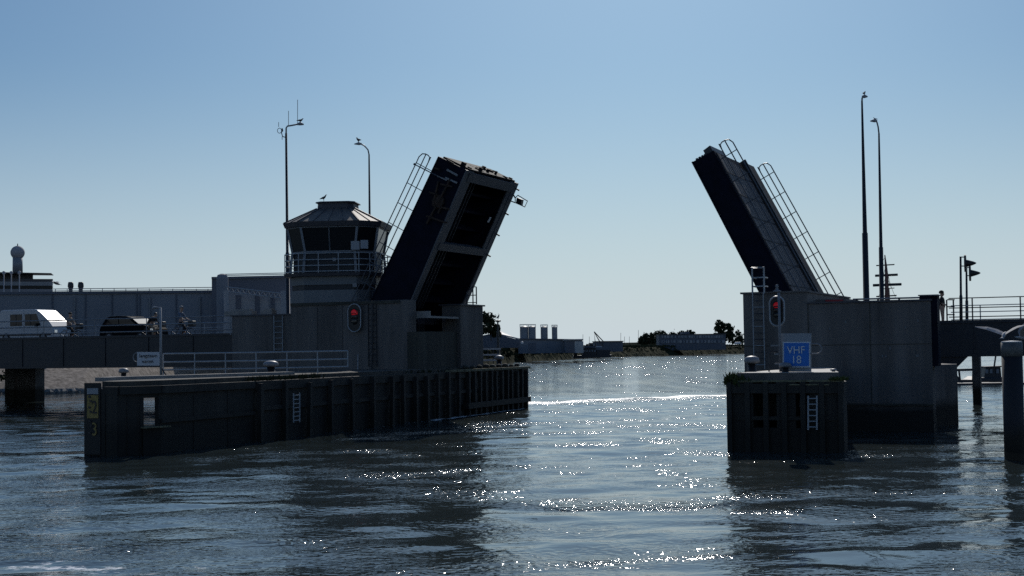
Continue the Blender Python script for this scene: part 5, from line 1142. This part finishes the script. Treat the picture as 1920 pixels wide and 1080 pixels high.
def silos():
    D = 430; k = D / F
    for i, (x0, x1, y0, lb) in enumerate([(975, 991, 613, 'leftmost of the four grey silos'), (991, 1005, 613, 'second grey silo touching the leftmost'), (1014, 1027.5, 613.5, 'third grey silo standing between two gaps'), (1035, 1045.5, 614, 'rightmost and slimmest grey silo')]):
        a, c = at(x0, 640, Y=D), at(x1, 640, Y=D); r = (c.x - a.x) / 2; ce = Vector(((a.x + c.x) / 2, D + r, 3)); zt = at(x0, y0, Y=D).z; t = thing('storage_silo', lb, 'silo', ce, rot=0, group='silos on the far bank')
        b = MB(); b.lathe(ce, [(r, 0), (r, zt - 3), (r * .3, zt - 3 + .35)], 20); b.build('tank', silo_m, t, smooth=False)
        b = MB(); b.tube([ce + Vector((r * cos(a_), r * sin(a_), zt - 3 + .7)) for a_ in np.linspace(0, 2 * pi, 13)[:-1]], .09, 4, closed=True)
        for a_ in np.linspace(0, 2 * pi, 13)[:-1]: b.tube([ce + Vector((r * cos(a_), r * sin(a_), zt - 3)), ce + Vector((r * cos(a_), r * sin(a_), zt - 3 + .7))], .06, 4)
        b.build('top_railing', wall_w, t)
silos()
far_block('pump_building', 972, 1092, 636, 638, 425, 20, wall_g, 'low grey building joining the silos', 'building', roof=wall_g2)
far_block('flat_warehouse', 1061, 1091, 638, 637.5, 410, 15, wall_g2, 'small flat building right of the silos', 'building', roof=roof_w)
far_block('small_store', 990, 1005, 643, 643, 400, 8, wall_g2, 'tiny dark store in front of the silos', 'building')
far_block('quay_wall_building', 1117, 1168, 641, 640.5, 560, 20, wall_g2, 'long low dark building behind the crane vessel', 'building', roof=eave_m)
far_block('corner_shed', 1080, 1094, 640, 640, 395, 8, roof_w, 'pale little shed at the end of the flat building', 'shed')
def dam(): 
    b = MB(); a = at(1160, 650, Y=1500); c = at(1260, 650, Y=1500); b.hexa([Vector((a.x, 1500, 2)), Vector((c.x, 1500, 2)), Vector((c.x, 1540, 2)), Vector((a.x, 1540, 2))], [Vector((a.x, 1515, at(1200, 642, Y=1500).z)), Vector((c.x, 1515, at(1200, 641.5, Y=1500).z)), Vector((c.x, 1525, at(1200, 641.5, Y=1500).z)), Vector((a.x, 1525, at(1200, 642, Y=1500).z))])
    o = b.build('terrain', leaf_d, rot=0); o['kind'] = 'structure'
dam()
def long_building():
    D = 740; t = far_block('long_building', 1236, 1361, 628, 626.5, D, 14, wall_g2, 'long two storey building with rows of windows before the poplars', 'building', roof=eave_m, yb=650)
    z = lambda y: at(1300, y, Y=D).z
    r = random.Random(9)
    for y0, y1 in ((629, 633.5), (638, 643)):
        x = 1240
        while x < 1356:
            w_ = r.choice([3, 4, 5]); b = MB(); b.slab([at(a, c, Y=D - .3) for a, c in ((x, y1), (x + w_, y1), (x + w_, y0), (x, y0))], Vector((0, .3, 0))); b.build('window', r.choice([wall_w, silo_m, wall_g]), t); x += w_ + r.choice([1, 1.5, 3])
    b = MB(); b.slab([at(a, c, Y=D + 3) for a, c in ((1279, 630), (1293, 630), (1293, 621.5), (1279, 622.5))], Vector((0, 9, 0))); b.build('roof_block', wall_g2, t)
long_building()
def far_van():
    D = 690; a = at(1384, 645, Y=D); b = MB(); b.hexa([a + Vector((-1.6, 0, 0)), a + Vector((1.6, 0, 0)), a + Vector((1.6, 1.8, 0)), a + Vector((-1.6, 1.8, 0))], [a + Vector((-1.3, .1, 1)), a + Vector((1.2, .1, 1)), a + Vector((1.2, 1.7, 1)), a + Vector((-1.3, 1.7, 1))])
    one('parked_car', b, white, 'tiny pale car on the far bank beside the right pier', 'car', rot=0, bevel=.2)
far_van()
# masts on the skyline
for i, (x, y0, y1, D, lb) in enumerate([(1093, 627, 650, 600, 'thin mast left of the crane vessel'), (1105, 631, 650, 600, 'shorter thin mast next to the crane vessel'), (1164, 624, 648, 700, 'tall thin mast right of the crane'), (1171, 631, 648, 700, 'short mast right of the tall thin one'), (1180, 631, 650, 900, 'faint pole on the far bank'), (1197, 619, 648, 900, 'tall faint mast left of the trees')]):
    b = MB(); b.tube([at(x, y1, Y=D), at(x, y0, Y=D)], D / F * .35, 5); one('sailing_mast', b, steel_dk, lb, 'mast', 'distant masts', rot=0)
# ================================================================ CRANE VESSEL
def crane_vessel():
    D = 440; k = D / F; q = lambda x, y, d=0: at(x, y, Y=D + d); t = thing('crane_vessel', 'dark work vessel with a raised crane boom moored at the far bank', 'work vessel', q(1108, 671), rot=0)
    b = MB(); f = [q(1075, 672), q(1146, 670), q(1148, 665), q(1076, 667)]; b.slab(f, Vector((0, 9, 0))); b.build('hull', boat_k, t)
    for x0, x1, y0, y1, m_, nm in ((1092, 1118, 652, 668, boat_k, 'deckhouse'), (1096, 1115, 648, 653, wall_g2, 'bridge_cabin'), (1119, 1144, 656, 667, boat_k, 'machinery'), (1105, 1112, 643, 649, steel_dk, 'wheelhouse'), (1077, 1082, 655, 670, boat_k, 'spud_pile'), (1118, 1129, 649, 651, sign_wh, 'awning')):
        b = MB(); b.slab([q(x0, y1, 1), q(x1, y1, 1), q(x1, y0, 1), q(x0, y0, 1)], Vector((0, 5, 0))); b.build(nm, m_, t)
    b = MB()
    for i in range(5): b.bar(q(1094 + i * 5, 658, .8), q(1097 + i * 5, 658, .8), .2, .5)
    b.build('cabin_windows', silo_m, t)
    b = MB(); b.tube([q(1130, 650, 3), q(1114, 622.5, 3), q(1117, 650, 3)], .22, 5); b.tube([q(1130, 650, 3), q(1131, 640, 3), q(1114, 622, 3)], .16, 5); b.tube([q(1118, 640, 3), q(1128, 646, 3)], .1, 4); b.build('boom', steel_dk, t)
crane_vessel()
# ================================================================ TALL SHIP
def tall_ship():
    D = 420; q = lambda x, y, d=0: at(x, y, Y=D + d); t = thing('tall_ship', 'square rigged ship mast with yards behind the right lamps', 'sailing ship', q(1662, 662), rot=0)
    b = MB(); b.tube([q(1664, 655), q(1662.5, 520), q(1661, 498), q(1659, 478)], [.9, .55, .35, .15], 8); b.build('mast', mast_m, t, smooth=True)
    b = MB(); b.tube([q(1669, 655, 12), q(1666, 540, 12)], [.8, .3], 8); b.build('mast', mast_m, t, smooth=True)
    for y, x0, x1, rr in ((497, 1643, 1677, .18), (516, 1641, 1683, .36), (534, 1637, 1690, .4), (541, 1650, 1677, .12), (555, 1643, 1681, .2)):
        b = MB(); b.tube([q(x0, y + 1), q((x0 + x1) / 2, y), q(x1, y - 1)], rr, 6); b.build('yard', steel_dk, t)
    b = MB()
    for x0, y0, x1, y1 in ((1662, 516, 1646, 560), (1662, 516, 1680, 560), (1661, 497, 1671, 540), (1661, 497, 1652, 534), (1658, 484, 1655, 490)): b.tube([q(x0, y0), q(x1, y1)], .06, 4)
    b.build('rigging', steel_dk, t)
    b = MB(); f = [q(1600, 655), q(1760, 652), q(1770, 640), q(1596, 643)]; b.slab(f, Vector((0, 8, 0))); b.build('hull', boat_k, t)
tall_ship()
# ================================================================ BOATS UNDER THE RIGHT SPAN
def moored():
    D = 118; q = lambda x, y, d=0: at(x, y, Y=D + d); k = D / F
    b = MB(); b.slab([q(1780, 735), q(1960, 733), q(1960, 717), q(1780, 719)], Vector((0, 3, 0))); one('pontoon', b, boat_k, 'dark floating pontoon under the right span', 'pontoon', rot=0)
    t = thing('moored_boat', 'small dark workboat with open wheelhouse behind the mooring pile', 'boat', q(1862, 735, 4), rot=0)
    b = MB(); b.slab([q(1842, 733, 4), q(1905, 732, 4), q(1915, 706, 4), q(1838, 708, 4)], Vector((0, 3, 0))); b.build('hull', boat_k, t, bevel=.1)
    b = MB(); b.slab([q(1845, 710, 4.5), q(1878, 709, 4.5), q(1876, 688, 4.5), q(1848, 689, 4.5)], Vector((0, 2, 0))); b.build('wheelhouse', boat_k, t)
    b = MB(); b.bar(q(1842, 688, 5), q(1880, 686.5, 5), 1.6, .1); b.build('roof', steel_dk, t)
    for x in (1848, 1856, 1868):
        b = MB(); b.slab([q(x, 700, 4.4), q(x + 5, 700, 4.4), q(x + 5, 692, 4.4), q(x, 692, 4.4)], Vector((0, .05, 0))); b.build('window', silo_m, t)
    b = MB(); b.tube([q(1864, 688, 4.5), q(1868, 660, 4.5)], .07, 6); b.build('mast', steel_dk, t)
    t = thing('moored_boat', 'small dark open boat beside the lower pier', 'boat', q(1812, 730, 3), rot=0)
    b = MB(); b.slab([q(1797, 728, 3), q(1826, 728, 3), q(1832, 706, 3), q(1822, 712, 3), q(1802, 712, 3), q(1795, 704, 3)], Vector((0, 2.4, 0))); b.build('hull', boat_k, t)
    b = MB(); b.bar(q(1790, 694, 3), q(1826, 693, 3), .25, .2); b.tube([q(1800, 712, 3), q(1798, 694, 3)], .08); b.tube([q(1824, 712, 3), q(1825, 688, 3)], .08); b.build('canopy_frame', boat_k, t)
moored()
